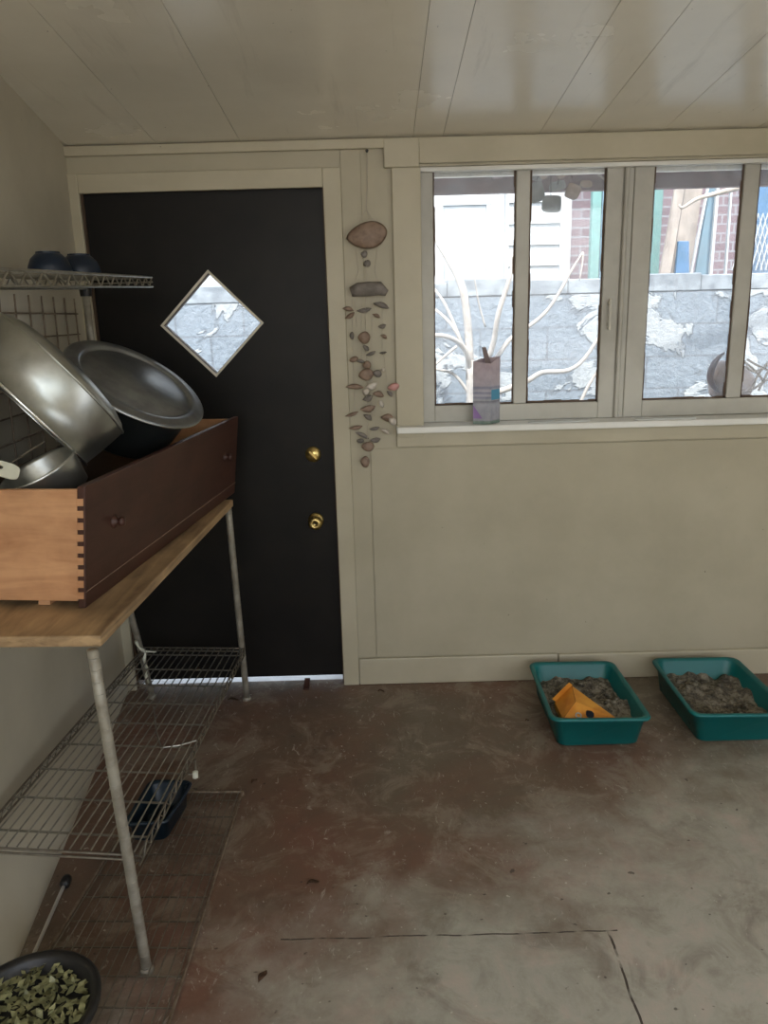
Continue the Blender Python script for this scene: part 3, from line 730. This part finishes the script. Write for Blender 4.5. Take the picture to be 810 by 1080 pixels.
tag(l1, 'clumped grey-brown litter in the left tray around the orange carton', 'litter', None, 'stuff')
l2 = tray(1.108, 1.480, -.575, -.092, 'teal plastic litter tray without a carton, cut off by the right edge', 9)
tag(l2, 'clumped grey-brown litter in the right-hand tray', 'litter', None, 'stuff')

# orange carton lying in the tray
def carton_orange():
    a = atZ(585, 738, .11); b = atZ(604, 724, .145); c = atZ(648, 757, .095); d2 = atZ(602, 760, .10)
    a = atZ(585, 741, .088); b = atZ(603, 723, .150); b2 = atZ(614, 733, .128); c = atZ(651, 758, .088); e = atZ(594, 758, .098); f = atZ(607, 740, .136)
    root = thing('orange_carton', 'crumpled orange cardboard carton lying in the left litter tray', 'carton', (a + c) / 2)
    m, nt, b_ = newmat('orange_printed_card'); b_.inputs['Roughness'].default_value = .5
    n = noise(nt, mapping(nt, 1), 14, 4); nt.links.new(ramp(nt, n, [(.3, (.60, .21, .02)), (.65, (.78, .36, .05))]), b_.inputs['Base Color'])
    bm = BM()
    for p in (a, b, b2, c, e, f): bm.verts.new(p)
    for p in (a, b2, c, e): bm.verts.new(Vector((p.x, p.y + .004, .068)))
    bm.verts.new(Vector((b.x, b.y + .02, .07)))
    bmesh.ops.convex_hull(bm, input=bm.verts[:])
    obj('carton_body', bm, m, root, .0015)
    bm = BM(); w_ = (f - b) * .05; q = [a + Vector((.004, 0, .004)), b + Vector((.002, -.003, .004)), b + Vector((-.014, -.012, .020)), a + Vector((-.012, -.008, .020))]
    hexa(bm, [p - Vector((0, -.001, .001)) for p in q] + q); obj('end_flap', bm, m, root)
    bm = BM(); tube(bm, [b + Vector((0, -.001, .001)), f + Vector((0, -.001, .001)), e + Vector((0, -.001, .002))], .0012, 5); obj('fold_crease', bm, simple('dark_orange_crease', (.38, .12, .01), .6), root)
    nrm = (e - f).cross(c - f).normalized()
    if nrm.z < 0: nrm = -nrm
    A_, C_, D2, B_ = e, c, e, f; up = nrm * .0012
    for (u, v, sx_, m2, nm) in ((.36, .18, .012, M['white'], 'round_mark'), (.56, .24, .016, M['blue'], 'dark_mark'), (.5, .35, .009, M['stain'], 'dark_mark')):
        q = e + (c - e) * (u - .12) + (f - e) * v + up
        bm = BM(); Mx = frame(q, nrm)
        lathe(bm, [(sx_ * .62 if nm == 'round_mark' else 0, 0), (sx_, 0), (sx_, .0008), (sx_ * .62 if nm == 'round_mark' else 0, .0008)], 9 if nm == 'dark_mark' else 20, Mx, nm == 'round_mark'); obj(nm, bm, m2, root)
carton_orange()

# small grey clump stuck behind the tray
# ------------------------------------------------------------------ things on the window stool
def printed_card():
    m, nt, b = newmat('faded_printed_carton'); b.inputs['Roughness'].default_value = .5
    tc = nt.nodes.new('ShaderNodeTexCoord'); sx = nt.nodes.new('ShaderNodeSeparateXYZ'); nt.links.new(tc.outputs['Generated'], sx.inputs[0])
    col = ramp(nt, sx.outputs[2], [(0, (.10, .20, .14)), (.04, (.12, .22, .15)), (.06, (.36, .36, .42)), (.30, (.42, .44, .50)), (.34, (.18, .18, .22)), (.36, (.44, .47, .52)), (.40, (.20, .22, .36)), (.43, (.54, .53, .60)), (.47, (.20, .22, .36)), (.50, (.56, .54, .60)), (.55, (.22, .24, .38)), (.58, (.54, .48, .54)), (.8, (.54, .44, .50)), (1, (.56, .42, .46))])
    col.node.color_ramp.interpolation = 'LINEAR'
    n = noise(nt, mapping(nt, 1), 30, 4); col = mix(nt, .25, col, ramp(nt, n, [(.35, (.22, .2, .25)), (.6, (.62, .58, .62))]))
    nt.links.new(col, b.inputs['Base Color']); return m
ct = thing('carton', 'opened paper carton with faded blue stripes standing on the window sill', 'carton', (.43, -.02, 1.138))
C0 = Vector((.432, -.052, 1.139)); la = Vector((-.066, .024, 0)); lb = Vector((.045, .052, 0)); hh = Vector((0, 0, .248))
bm = BM()
base = [C0, C0 + lb, C0 + lb + la, C0 + la]
mid_l = C0 + la * .5; th = .0012
hs = [.238, .262, .255, .246]
o_ = [bm.verts.new(p) for p in base]; i_ = [bm.verts.new(p + (C0 + (la + lb) / 2 - p) * .03 + Vector((0, 0, .001))) for p in base]
t_ = [bm.verts.new(p + Vector((0, 0, h))) for p, h in zip(base, hs)]; ti = [bm.verts.new(p + (C0 + (la + lb) / 2 - p) * .03 + Vector((0, 0, h))) for p, h in zip(base, hs)]
bm.faces.new(o_[::-1]); bm.faces.new(i_)
for k in range(4):
    n = (k + 1) % 4
    bm.faces.new((o_[k], o_[n], t_[n], t_[k])); bm.faces.new((i_[k], ti[k], ti[n], i_[n])); bm.faces.new((t_[k], t_[n], ti[n], ti[k]))
obj('carton_body', bm, printed_card(), ct)
bm = BM(); q = C0 + la * .55 + lb * .75
hexa(bm, [q + Vector((-.012, 0, .235)), q + Vector((.012, 0, .235)), q + Vector((.012, .002, .235)), q + Vector((-.012, .002, .235)),
          q + Vector((-.026, 0, .298)), q + Vector((-.010, 0, .300)), q + Vector((-.010, .002, .300)), q + Vector((-.026, .002, .298))]); obj('spout_flap', bm, simple('brown_card', (.28, .21, .2), .7), ct)
bm = BM(); nb = Vector((lb.y, -lb.x, 0)).normalized() * .0006
def side_quad(bm, a, b, z0, z1):
    p = [C0 + lb * a + nb, C0 + lb * b + nb]; hexa(bm, [p[0] + Vector((0, 0, z0)), p[1] + Vector((0, 0, z0)), p[1] - nb * .8 + Vector((0, 0, z0)), p[0] - nb * .8 + Vector((0, 0, z0)),
                                                       p[0] + Vector((0, 0, z1)), p[1] + Vector((0, 0, z1)), p[1] - nb * .8 + Vector((0, 0, z1)), p[0] - nb * .8 + Vector((0, 0, z1))])
side_quad(bm, .1, .95, .095, .135); obj('blue_band', bm, simple('sky_blue_print', (.10, .36, .55), .5), ct)
bm = BM(); na = Vector((la.y, -la.x, 0)).normalized(); na = na if na.y < 0 else -na; na = na * .0006
p = [C0 + la * .98 + na, C0 + la * .45 + na]; bm.faces.new([bm.verts.new(v) for v in (p[0] + Vector((0, 0, .022)), p[1] + Vector((0, 0, .022)), p[0] + Vector((0, 0, .075)))]); obj('purple_print', bm, simple('purple_print', (.36, .22, .50), .5), ct, solid=.0004)
# plastic strips
def strip(x0, x1, lab):
    bm = BM(); n = 16; top = []
    for k in range(2 * n):
        a = PI / 2 + PI * k / (n - 1) if k < n else -PI / 2 + PI * (k - n) / (n - 1)
        cx_ = x0 + .022 if k < n else x1 - .022; top.append((cx_ + .022 * math.cos(a), -.032 + .020 * math.sin(a)))
    o1 = [bm.verts.new((x, y, 1.1385)) for x, y in top]; o2 = [bm.verts.new((x, y, 1.143)) for x, y in top]
    bm.faces.new(o1[::-1]); bm.faces.new(o2)
    for k in range(2 * n): bm.faces.new((o1[k], o1[(k + 1) % (2 * n)], o2[(k + 1) % (2 * n)], o2[k]))
    tag(obj('plastic_strip', bm, M['strip'], None, .001), lab, 'plastic strip', 'flat plastic strips on the window sill')
strip(.585, .835, 'flat pale plastic strip on the window sill between the carton and the centre post')
strip(1.01, 1.26, 'flat pale plastic strip on the window sill right of the centre post')

# ------------------------------------------------------------------ shell wind chime on the wall
ch = thing('shell_wind_chime', 'wind chime of brown shells and driftwood strung down the wall beside the door', 'wind chime', atY(387, 160, -.02))
YC = -.035
bm = BM(); lathe(bm, [(0, 0), (.004, 0), (.006, .018), (.004, .02), (0, .02)], 10, frame(atY(387, 160, -.006), (0, -1, 0))); obj('nail', bm, M['black'], ch)
bm = BM(); tube(bm, [atY(387, 161, -.02), atY(387, 200, -.028), atY(386, 221, YC)], .0016, 5)
for a, b in (((386, 221), (378, 236)), ((386, 221), (396, 236)), ((387, 221), (389, 236)), ((375, 262), (378, 285)), ((378, 285), (373, 300)), ((398, 262), (395, 285)), ((395, 285), (399, 300)),
             ((371, 315), (372, 365)), ((372, 365), (374, 440)), ((374, 315), (376, 345)), ((381, 315), (381, 400)), ((387, 262), (385, 340)), ((385, 340), (388, 480)), ((403, 315), (403, 370)), ((404, 370), (409, 405)), ((392, 315), (392, 440)), ((397, 400), (396, 440))):
    tube(bm, [atY(*a, YC), atY(*b, YC)], .0009, 4)
obj('cord', bm, M['string'], ch)
def ell(bm, px, py, w, h, ang, depth=.010, y=YC, seg=20):
    """lens-shaped shell, cupped"""
    c = atY(px, py, y); s = .0037; a = math.radians(ang)
    X = Vector((math.cos(a), 0, math.sin(a))); Z = Vector((0, -1, 0))
    Mx = frame(c, Z, X) @ Matrix.Diagonal((w * s / 2, h * s / 2, 1, 1))
    n0 = len(bm.verts)
    lathe(bm, [(0, depth), (.5, depth * .85), (.85, depth * .4), (1, 0), (.85, -depth * .1), (0, depth * .3)], seg, Matrix())
    pt = 1.1 if w > 1.7 * h else .25
    for v in bm.verts:
        x_ = max(-1, min(1, v.co.x)); k_ = (1 - x_ * x_ * .98) ** (pt * .5)
        v.co.y *= k_ * (1 + .18 * x_); v.co.y += (.35 if pt > 1 else .08) * (x_ * x_ - .4) * math.copysign(1, ang + .5)
        v.co = Mx @ v.co
bm = BM(); ell(bm, 387, 248, 42, 26, 9, .014, seg=32); obj('shell', bm, M['shell'], ch, smooth=True)
bm = BM(); w0, w1_ = atY(370, 308, YC), atY(408, 304, YC)
tube(bm, [w0, lerp(w0, w1_, .2) + Vector((0, 0, .006)), lerp(w0, w1_, .5) + Vector((0, 0, .004)), lerp(w0, w1_, .8) + Vector((0, 0, .002)), w1_ - Vector((0, 0, .018))], [.018, .026, .027, .026, .012], 9)
obj('driftwood', bm, M['shell_g'], ch, smooth=True)
shells = [(384, 268, 7, 7, 0, 'shell_g'), (387, 278, 8, 7, 30, 'shell_g'), (367, 326, 12, 5, -12, 'shell'), (369, 333, 12, 5, 30, 'shell'), (384, 327, 16, 5, 8, 'shell_g'), (397, 333, 9, 4, -25, 'shell'), (402, 322, 18, 6, -18, 'shell_g'),
          (403, 344, 9, 5, 10, 'shell_g'), (371, 354, 5, 8, 0, 'shell_g'), (384, 356, 13, 13, 0, 'shell'), (405, 355, 8, 4, -30, 'shell'), (386, 367, 8, 5, -40, 'shell_g'), (391, 373, 12, 4, 20, 'shell_g'), (404, 372, 8, 3, 5, 'shell_g'), (373, 379, 10, 6, 15, 'shell'), (380, 381, 10, 4, -10, 'shell_g'),
          (387, 385, 9, 9, 20, 'shell'), (386, 395, 16, 13, 10, 'shell'), (398, 394, 10, 8, -20, 'shell_g'), (404, 390, 4, 4, 0, 'shell_l'), (374, 408, 20, 6, -4, 'shell'), (392, 407, 14, 8, 20, 'shell_l'), (415, 408, 13, 8, 12, 'shell_p'), (386, 413, 7, 8, -30, 'shell_l'), (399, 416, 13, 7, -15, 'shell'), (388, 420, 12, 7, 20, 'shell_g'), (411, 415, 9, 5, -50, 'shell_g'), (402, 426, 5, 9, 20, 'shell_l'),
          (388, 431, 17, 8, 10, 'shell'), (388, 440, 11, 6, -35, 'shell_g'), (371, 437, 16, 4, 18, 'shell'), (409, 441, 16, 9, -15, 'shell'), (414, 444, 10, 8, -40, 'shell_l'), (375, 451, 16, 5, 8, 'shell'), (382, 459, 17, 5, -28, 'shell_g'), (395, 452, 12, 4, 10, 'shell_g'), (406, 455, 12, 5, -30, 'shell_l'), (380, 465, 8, 5, 0, 'shell_g'), (396, 464, 12, 6, 5, 'shell_g'), (388, 471, 14, 11, 0, 'shell'), (385, 487, 10, 13, 0, 'shell')]
for k, (x, y, w, h, a, m_) in enumerate(shells):
    bm = BM(); ell(bm, x, y, w, h, a, .008, YC + .006 * math.sin(k * 2.1), 14); obj('shell', bm, M[m_], ch, smooth=True)

# ------------------------------------------------------------------ leaves on the floor
def leaf(px, py, s, ang, lab):
    p = atZ(px, py, .004); bm = BM(); n = 8; rows = []
    for k in range(n + 1):
        t = k / n; w = math.sin(PI * t) ** .8 * s * .42 + .0004; x = (t - .5) * s * 2
        rows.append([bm.verts.new(Vector((x, v * w, .004 * abs(v) + .004 * math.sin(t * 5)))) for v in (-1, 0, 1)])
    for a, b in zip(rows, rows[1:]):
        for j in range(2): bm.faces.new((a[j], a[j + 1], b[j + 1], b[j]))
    bmesh.ops.transform(bm, matrix=Matrix.Translation(p) @ Matrix.Rotation(math.radians(ang), 4, 'Z'), verts=bm.verts)
    tag(obj('dry_leaf', bm, M['leaf'], None, 0, True, .001), lab, 'leaf', 'dry leaves on the floor')
leaf(330, 931, .018, 20, 'curled brown leaf in the middle of the floor, beyond the long seam')
leaf(277, 1030, .020, 70, 'dark dry leaf on the floor nearest the camera, this side of the long seam')
leaf(402, 729, .014, 10, 'small brown leaf on the floor below the baseboard, right of the door')
leaf(268, 824, .016, 60, 'small dark leaf on the floor right of the loose wire rack')
leaf(246, 738, .022, 5, 'dark leaf on the floor by the door gap and far shelf leg')
leaf(556, 760, .010, 40, 'small leaf fragment on the floor left of the left litter tray')

# ------------------------------------------------------------------ outdoors
bm = BM(); box(bm, -30, 30, .62, 30, -.12, -.05); box(bm, -30, 30, -40, YB - .5, -.12, -.05); struct('ground', bm, M['grass'])
# block wall
bw = thing('block_wall', 'rough mortared concrete block garden wall outside the windows', 'wall', (.5, 1.75, -.05))
bm = BM(); box(bm, -4, 5, 1.70, 1.90, -.05, 1.662); obj('block_courses', bm, M['block'], bw)
bm = BM(); x = -4
while x < 5:
    w = random.uniform(.36, .44); h = 1.755 + random.uniform(-.008, .012); box(bm, x + .002, x + w, 1.695, 1.91, 1.664, h); x += w
obj('cap_course', bm, M['cap'], bw, .006)
# own eave
bm = BM(); box(bm, -1.6, 3.2, .12, .52, 2.19, 2.215); box(bm, -1.6, 3.2, .44, .475, 2.066, 2.19)
for x in (-1.3, -.7, -.1, .5, 1.1, 1.7, 2.3): box(bm, x, x + .04, .12, .44, 2.12, 2.19)
struct('trim_13', bm, M['eave'], .004)

# neighbour's white clapboard house
hs_ = thing('white_house', "neighbour's white clapboard house beyond the block wall", 'house', (0, 3.6, -.05))
bm = BM()
z = -.05
while z < 3.9: hexa(bm, [(.99, 3.0 - .018, z), (1.372, 3.0 - .018, z), (1.372, 3.1, z), (.99, 3.1, z), (.99, 2.997, z + .148), (1.372, 2.997, z + .148), (1.372, 3.1, z + .148), (.99, 3.1, z + .148)]); z += .15
obj('clapboard', bm, M['white'], hs_)
bm = BM(); box(bm, -5, 1.42, 3.1, 6.5, -.05, 3.9); obj('house_body', bm, M['white'], hs_)
bm = BM(); box(bm, 1.372, 1.452, 2.965, 3.12, -.05, 3.9); obj('corner_board', bm, M['white'], hs_, .004)
wh = M['white']
bm = BM(); box(bm, -5, .99, 2.99, 3.1, -.05, 3.9); obj('flat_cladding', bm, wh, hs_)
bm = BM(); box(bm, .50, .82, 2.975, 2.99, .1, 2.34); d_ = obj('house_door', bm, simple('pale_blue_white_door', (.33, .38, .41), .5), hs_, .004)
bm = BM()
for a in ((.47, .50, 2.965, 2.99, .05, 2.339), (.82, .85, 2.965, 2.99, .05, 2.339), (.47, .85, 2.965, 2.99, 2.34, 2.40)): box(bm, *a)
obj('door_trim', bm, wh, d_, .002)
bm = BM(); tube(bm, [(.93, 2.97, 0), (.93, 2.97, 3.8)], .028, 10); obj('downspout', bm, wh, hs_)
# brick building
bb = thing('brick_building', 'purple-red brick building behind the block wall to the right', 'building', (3.5, 4.2, -.05))
bm = BM(); box(bm, 1.452, 8, 3.9, 5.2, -.05, 4.6); obj('brick_wall', bm, M['brick'], bb)
bm = BM(); box(bm, 2.02, 2.42, 3.86, 3.90, 1.4, 2.5); obj('window_recess', bm, simple('dark_blue_window', (.09, .14, .24), .3), bb)
bm = BM(); x0 = atY(627, 240, 3.3).x
for k, (pa, pb, m_, nm, lb_) in enumerate(((624, 634, 'tealp', 'green_post', 'sea green painted post rising behind the block wall, in the left window'), (634, 646, 'tealp2', 'pale_blue_panel', 'pale blue panel standing beside the sea green post'), (688, 697, 'tealp', 'green_board', 'sea green upright board seen at the left edge of the right window'))):
    a = atY(pa, 240, 2.6).x; b = atY(pb, 240, 2.6).x
    bm = BM(); box(bm, a, b - .003, 2.6 - .01 * k, 2.66, -.05, 2.9)
    for zz in (1.0,): box(bm, a, b - .003, 2.59 - .01 * k, 2.6, zz, zz + .05)
    tag(obj(nm, bm, M[m_], None, .004), lb_, 'board')
def plank(name, pts, Y, m, lab, cat, depth=.03):
    """leaning board between two pixel spans: (xa, xb, y) top and bottom"""
    (xa, xb, y0), (xc, xd, y1) = pts
    t0, t1, b0, b1 = atY(xa, y0, Y), atY(xb, y0, Y), atY(xc, y1, Y), atY(xd, y1, Y)
    k = (b0.z + .04) / max(.1, (t0.z - b0.z)); e0 = b0 + (b0 - t0) * k; e1 = b1 + (b1 - t1) * k; ex = .35
    u0 = t0 + (t0 - b0) * ex; u1 = t1 + (t1 - b1) * ex
    dv = Vector((0, depth, 0)); bm = BM(); hexa(bm, [e0, e1, e1 + dv, e0 + dv, u0, u1, u1 + dv, u0 + dv])
    tag(obj(name, bm, m, None, .003), lab, cat)
plank('leaning_plank', ((712, 722, 200), (697, 708, 285)), 2.30, M['tan'], 'narrow weathered plank leaning behind the block wall', 'plank')
plank('leaning_board', ((722, 741, 200), (712, 732, 262)), 2.38, M['tan'], 'wide mottled tan board leaning beside the narrow plank', 'board')
plank('blue_bin', ((715, 727, 262), (713, 727, 284)), 2.30, M['bluep'], 'bright blue panel low behind the block wall beside the plank', 'panel')
plank('painted_partition', ((748, 756, 200), (734, 750, 285)), 2.46, M['tealp2'], 'dusty blue panel between the two white battens', 'panel')
plank('white_batten', ((746, 748, 200), (729, 731, 285)), 2.34, M['white'], 'thin white batten slanting left of the dusty blue panel', 'batten')
plank('white_batten', ((756, 759, 200), (749, 752, 285)), 2.34, M['white'], 'thicker white batten right of the dusty blue panel', 'batten')
plank('white_batten', ((771, 773, 200), (765, 767, 285)), 2.34, M['white'], 'thin white batten nearest the right window muntin', 'batten')
plank('blue_tarp_panel', ((789, 830, 185), (785, 825, 285)), 2.5, M['bluep'], 'large blue panel at the far right of the right window', 'panel')
# lattice wire over the blue panel
bm = BM()
for k in range(1, 12):
    a = atY(785 + k * 5, 225, 2.44); b = atY(785 + k * 5 - 18, 285, 2.44); tube(bm, [a, b], .004, 4); b = atY(785 + k * 5 + 14, 285, 2.44); tube(bm, [a, b], .003, 4)
for xx in (790, 850):
    q = atY(xx, 225, 2.44); tube(bm, [Vector((q.x, q.y, -.05)), Vector((q.x, q.y, 2.6))], .012, 8)
tag(obj('wire_fence', bm, M['white']), 'pale wire mesh fence in front of the large blue panel', 'fence')

# bare shrub
def branch(bm, pts, Y, w0, w1):
    P = smoothpath([atY(x, y, Y + dy) for x, y, dy in pts], 5); n = len(P)
    s = (Y + 3.1) / F / 2; tube(bm, P, [lerp(w0, w1, k / (n - 1)) * s for k in range(n)], 8)
bm = BM(); Y = 1.15
branch(bm, [(500, 640, 0), (498, 480, 0), (496, 380, 0)], Y, 16, 9)
branch(bm, [(496, 400, 0), (494, 350, 0), (488, 305, 0), (474, 275, .05), (456, 248, .1), (435, 230, .1)], Y, 9, 6)
branch(bm, [(500, 400, 0), (518, 370, -.05), (526, 330, -.1), (538, 292, -.1), (546, 250, -.1), (552, 236, -.1)], Y, 7, 3)
branch(bm, [(497, 390, 0), (487, 362, 0), (470, 322, .05), (455, 300, .1), (440, 270, .1)], Y, 4, 1.5)
branch(bm, [(497, 392, 0), (490, 368, -.05), (474, 356, -.1), (455, 354, -.12), (438, 358, -.1)], Y, 6, 4)
branch(bm, [(495, 380, 0), (478, 345, 0), (457, 325, .1), (440, 315, .1)], Y, 4, 2)
branch(bm, [(482, 365, 0), (470, 375, 0), (455, 388, 0), (440, 398, 0)], Y, 3, 1.5)
branch(bm, [(498, 420, 0), (480, 396, 0), (463, 390, 0), (440, 386, 0)], Y, 4, 2)
branch(bm, [(505, 400, 0), (522, 380, 0), (536, 360, 0), (550, 350, 0), (575, 330, 0), (592, 305, 0), (603, 285, 0), (615, 266, 0)], Y, 6, 2)
branch(bm, [(615, 266, 0), (614, 280, 0), (611, 296, 0)], Y, 2, 1)
branch(bm, [(594, 303, 0), (597, 290, 0), (600, 276, 0)], Y, 2, 1)
branch(bm, [(505, 420, 0), (530, 412, 0), (556, 402, 0), (572, 393, 0), (598, 391, 0), (615, 380, 0), (632, 356, 0), (650, 335, 0)], Y, 7, 3)
branch(bm, [(612, 425, 0), (620, 408, 0), (630, 392, 0), (645, 372, 0)], Y, 4, 2)
branch(bm, [(512, 345, 0), (505, 320, 0), (500, 290, 0)], Y, 2, 1)
tag(obj('bare_shrub', bm, M['bark'], smooth=True), 'bare pale-barked shrub growing outside behind the carton', 'shrub')
bm = BM(); branch(bm, [(1010, 900, 0), (1000, 600, 0), (985, 300, 0), (950, 220, 0), (900, 182, 0), (850, 174, 0), (810, 188, 0), (790, 195, 0), (756, 204, 0), (735, 210, 0), (720, 219, 0), (716, 216, 0)], 1.3, 12, 2)
tag(obj('twig', bm, M['bark_d'], smooth=True), 'thin bare branch reaching in from the right outside the right window', 'branch')
bm = BM(); branch(bm, [(620, 158, 0), (626, 178, 0), (636, 188, 0), (650, 198, 0)], .36, 2.5, 2)
tag(obj('hanging_vine', bm, M['bark_d'], smooth=True), 'short vine stem hanging under the eave at the top right of the left window', 'vine')

# hanging outdoor chime of slate tags under the eave
hc = thing('hanging_chime', 'cluster of grey slate pieces with a brown bow hanging under the eave outside', 'wind chime', atY(583, 168, .30))
bm = BM()
for pts in (((580, 150), (581, 180), (581, 207)), ((575, 165), (568, 185), (566, 190)), ((590, 165), (600, 180), (604, 188)), ((585, 165), (590, 186), (588, 195))):
    tube(bm, [atY(x, y, .30) for x, y in pts], .0016, 4)
obj('cord', bm, M['black'], hc)
def slab(px, py, w, h, a, dy, m='tag'):
    bm = BM(); c = atY(px, py, .30 + dy); s = 3.4 / F; n = 20; o1 = []
    for k in range(n):
        t = 2 * PI * k / n; cc, ss = math.cos(t), math.sin(t); e = .55
        x = w / 2 * s * abs(cc) ** e * (1 if cc > 0 else -1) * (1 + .05 * math.sin(3 * t + px)); z_ = h / 2 * s * abs(ss) ** e * (1 if ss > 0 else -1) * (1 + .06 * math.sin(2 * t + py))
        o1.append((x, z_))
    R0 = Matrix.Rotation(math.radians(a), 4, 'Y'); f1 = [bm.verts.new(c + R0 @ Vector((x, -.006, z_))) for x, z_ in o1]; f2 = [bm.verts.new(c + R0 @ Vector((x, .006, z_))) for x, z_ in o1]
    bm.faces.new(f1); bm.faces.new(f2[::-1])
    for k in range(n): bm.faces.new((f1[k], f2[k], f2[(k + 1) % n], f1[(k + 1) % n]))
    obj('slate_piece', bm, M[m], hc, .002)
slab(582, 215, 19, 17, 4, 0); slab(565, 203, 17, 20, -18, .02); slab(604, 202, 14, 15, 25, .03, 'tin'); slab(588, 196, 16, 9, -10, .01); slab(566, 184, 15, 12, 15, .04); slab(618, 194, 12, 6, 5, .03, 'tin')
bm = BM()
for s_ in (-1, 1):
    for k in range(2):
        c = atY(583, 176, .29); pts = [c, c + Vector((s_ * .022, 0, .020 - .026 * k)), c + Vector((s_ * .045, .004, .018 - .04 * k)), c + Vector((s_ * .03, .01, -.006 - .03 * k)), c]
        tube(bm, smoothpath(pts, 4), [.005 + .007 * math.sin(PI * j / 16) for j in range(17)], 7)
obj('bow', bm, M['tin'], hc, smooth=True)

# conch and dried vine outside the right window, standing on the outer ledge
bm = BM(); box(bm, 1.2, 2.6, .12, .40, 1.10, 1.17)
for x in (1.3, 2.4): box(bm, x, x + .05, .12, .34, .95, 1.10)
struct('trim_14', bm, M['tan'], .004)
cq = atY(752, 397, .26); cq.z = 1.173
cs_ = thing('conch_shell', 'pinkish shell with a dark curved edge standing outside behind the window muntin', 'shell', cq)
bm = BM(); cc = atY(762, 394, .26)
for (dx, rx, rz) in ((0, .060, .088), (.07, .068, .074)):
    Mx = Matrix.Translation((cc.x + dx, .26, 1.172 + rz * .98)) @ Matrix.Diagonal((rx, .05, rz, 1)); bmesh.ops.create_uvsphere(bm, u_segments=28, v_segments=18, radius=1, matrix=Mx)
for v in bm.verts:
    a = math.atan2(v.co.z - 1.25, v.co.x - cc.x - .04); v.co += (v.co - Vector((cc.x + .04, .26, 1.25))) * .04 * math.sin(a * 9)
    v.co.z = max(v.co.z, 1.172)
obj('shell_body', bm, M['conch'], cs_, smooth=True)
bm = BM(); P = [atY(x, y, .215) for x, y in ((764, 372), (757, 378), (751, 388), (749, 399), (753, 408), (759, 414))]
for p in P: p.z = max(p.z, 1.185)
tube(bm, smoothpath(P, 4), [.004 + .011 * math.sin(PI * k / 20) for k in range(21)], 8); obj('dark_lip', bm, M['conch_d'], cs_, smooth=True)
bm = BM()
for pts in (((778, 416), (795, 410), (806, 402), (820, 396)), ((784, 381), (793, 388), (801, 396), (806, 404)), ((786, 386), (796, 392), (812, 384)), ((793, 412), (798, 398), (805, 388), (812, 380)), ((788, 379), (800, 386), (815, 392)), ((800, 412), (806, 400), (812, 388))):
    P = [atY(x, y, .22) for x, y in pts]
    for p in P: p.z = max(p.z, 1.178)
    tube(bm, smoothpath(P, 3), .005, 6)
tag(obj('dried_vine', bm, M['bark_d'], smooth=True), 'tangle of pale dried vine on the outer ledge at the right edge', 'vine')

# ------------------------------------------------------------------ light
w = bpy.data.worlds.new('sky'); scn.world = w; w.use_nodes = True; nt = w.node_tree
sky = nt.nodes.new('ShaderNodeTexSky'); sky.sky_type = 'NISHITA'; sky.sun_disc = False; sky.sun_elevation = math.radians(50); sky.sun_rotation = math.radians(200)
sky.air_density = 1.2; sky.dust_density = 3; sky.ozone_density = 1
bg = nt.nodes['Background']; mx = nt.nodes.new('ShaderNodeMix'); mx.data_type = 'RGBA'; mx.inputs[0].default_value = .5
nt.links.new(sky.outputs[0], mx.inputs[6]); mx.inputs[7].default_value = (5.2, 5.6, 6.2, 1)
nt.links.new(mx.outputs[2], bg.inputs[0]); bg.inputs[1].default_value = 1.0
def area(name, loc, rot, sx_, sy_, power, col=(1, 1, 1), portal=False):
    l = bpy.data.lights.new(name, 'AREA'); l.shape = 'RECTANGLE'; l.size = sx_; l.size_y = sy_; l.energy = power; l.color = col
    o = bpy.data.objects.new(name, l); COL.objects.link(o); o.location = loc; o.rotation_euler = rot
    if portal: l.cycles.is_portal = True
    return o
area('portal_rear', ((BW[0] + BW[1]) / 2, YB - .13, (BW[2] + BW[3]) / 2), (PI / 2, 0, 0), BW[1] - BW[0], BW[3] - BW[2], 1, portal=True)
area('portal_side', (XR + .13, (RW[0] + RW[1]) / 2, (RW[2] + RW[3]) / 2), (PI / 2, 0, PI / 2), RW[1] - RW[0], RW[3] - RW[2], 1, portal=True)
area('portal_window', ((WX0 + WX1) / 2, .13, (WZ0 + WZ1) / 2), (-PI / 2, 0, 0), WX1 - WX0, WZ1 - WZ0, 1, portal=True)
sun = bpy.data.lights.new('sun', 'SUN'); sun.energy = 18; sun.angle = math.radians(3); sun.color = (1, .95, .88)
so = bpy.data.objects.new('sun', sun); COL.objects.link(so); so.rotation_euler = (math.radians(27), 0, math.radians(-12))

scn.view_settings.view_transform = 'Standard'; scn.view_settings.look = 'None'; scn.view_settings.gamma = 1
scn.view_settings.use_curve_mapping = False; scn.view_settings.exposure = -0.62
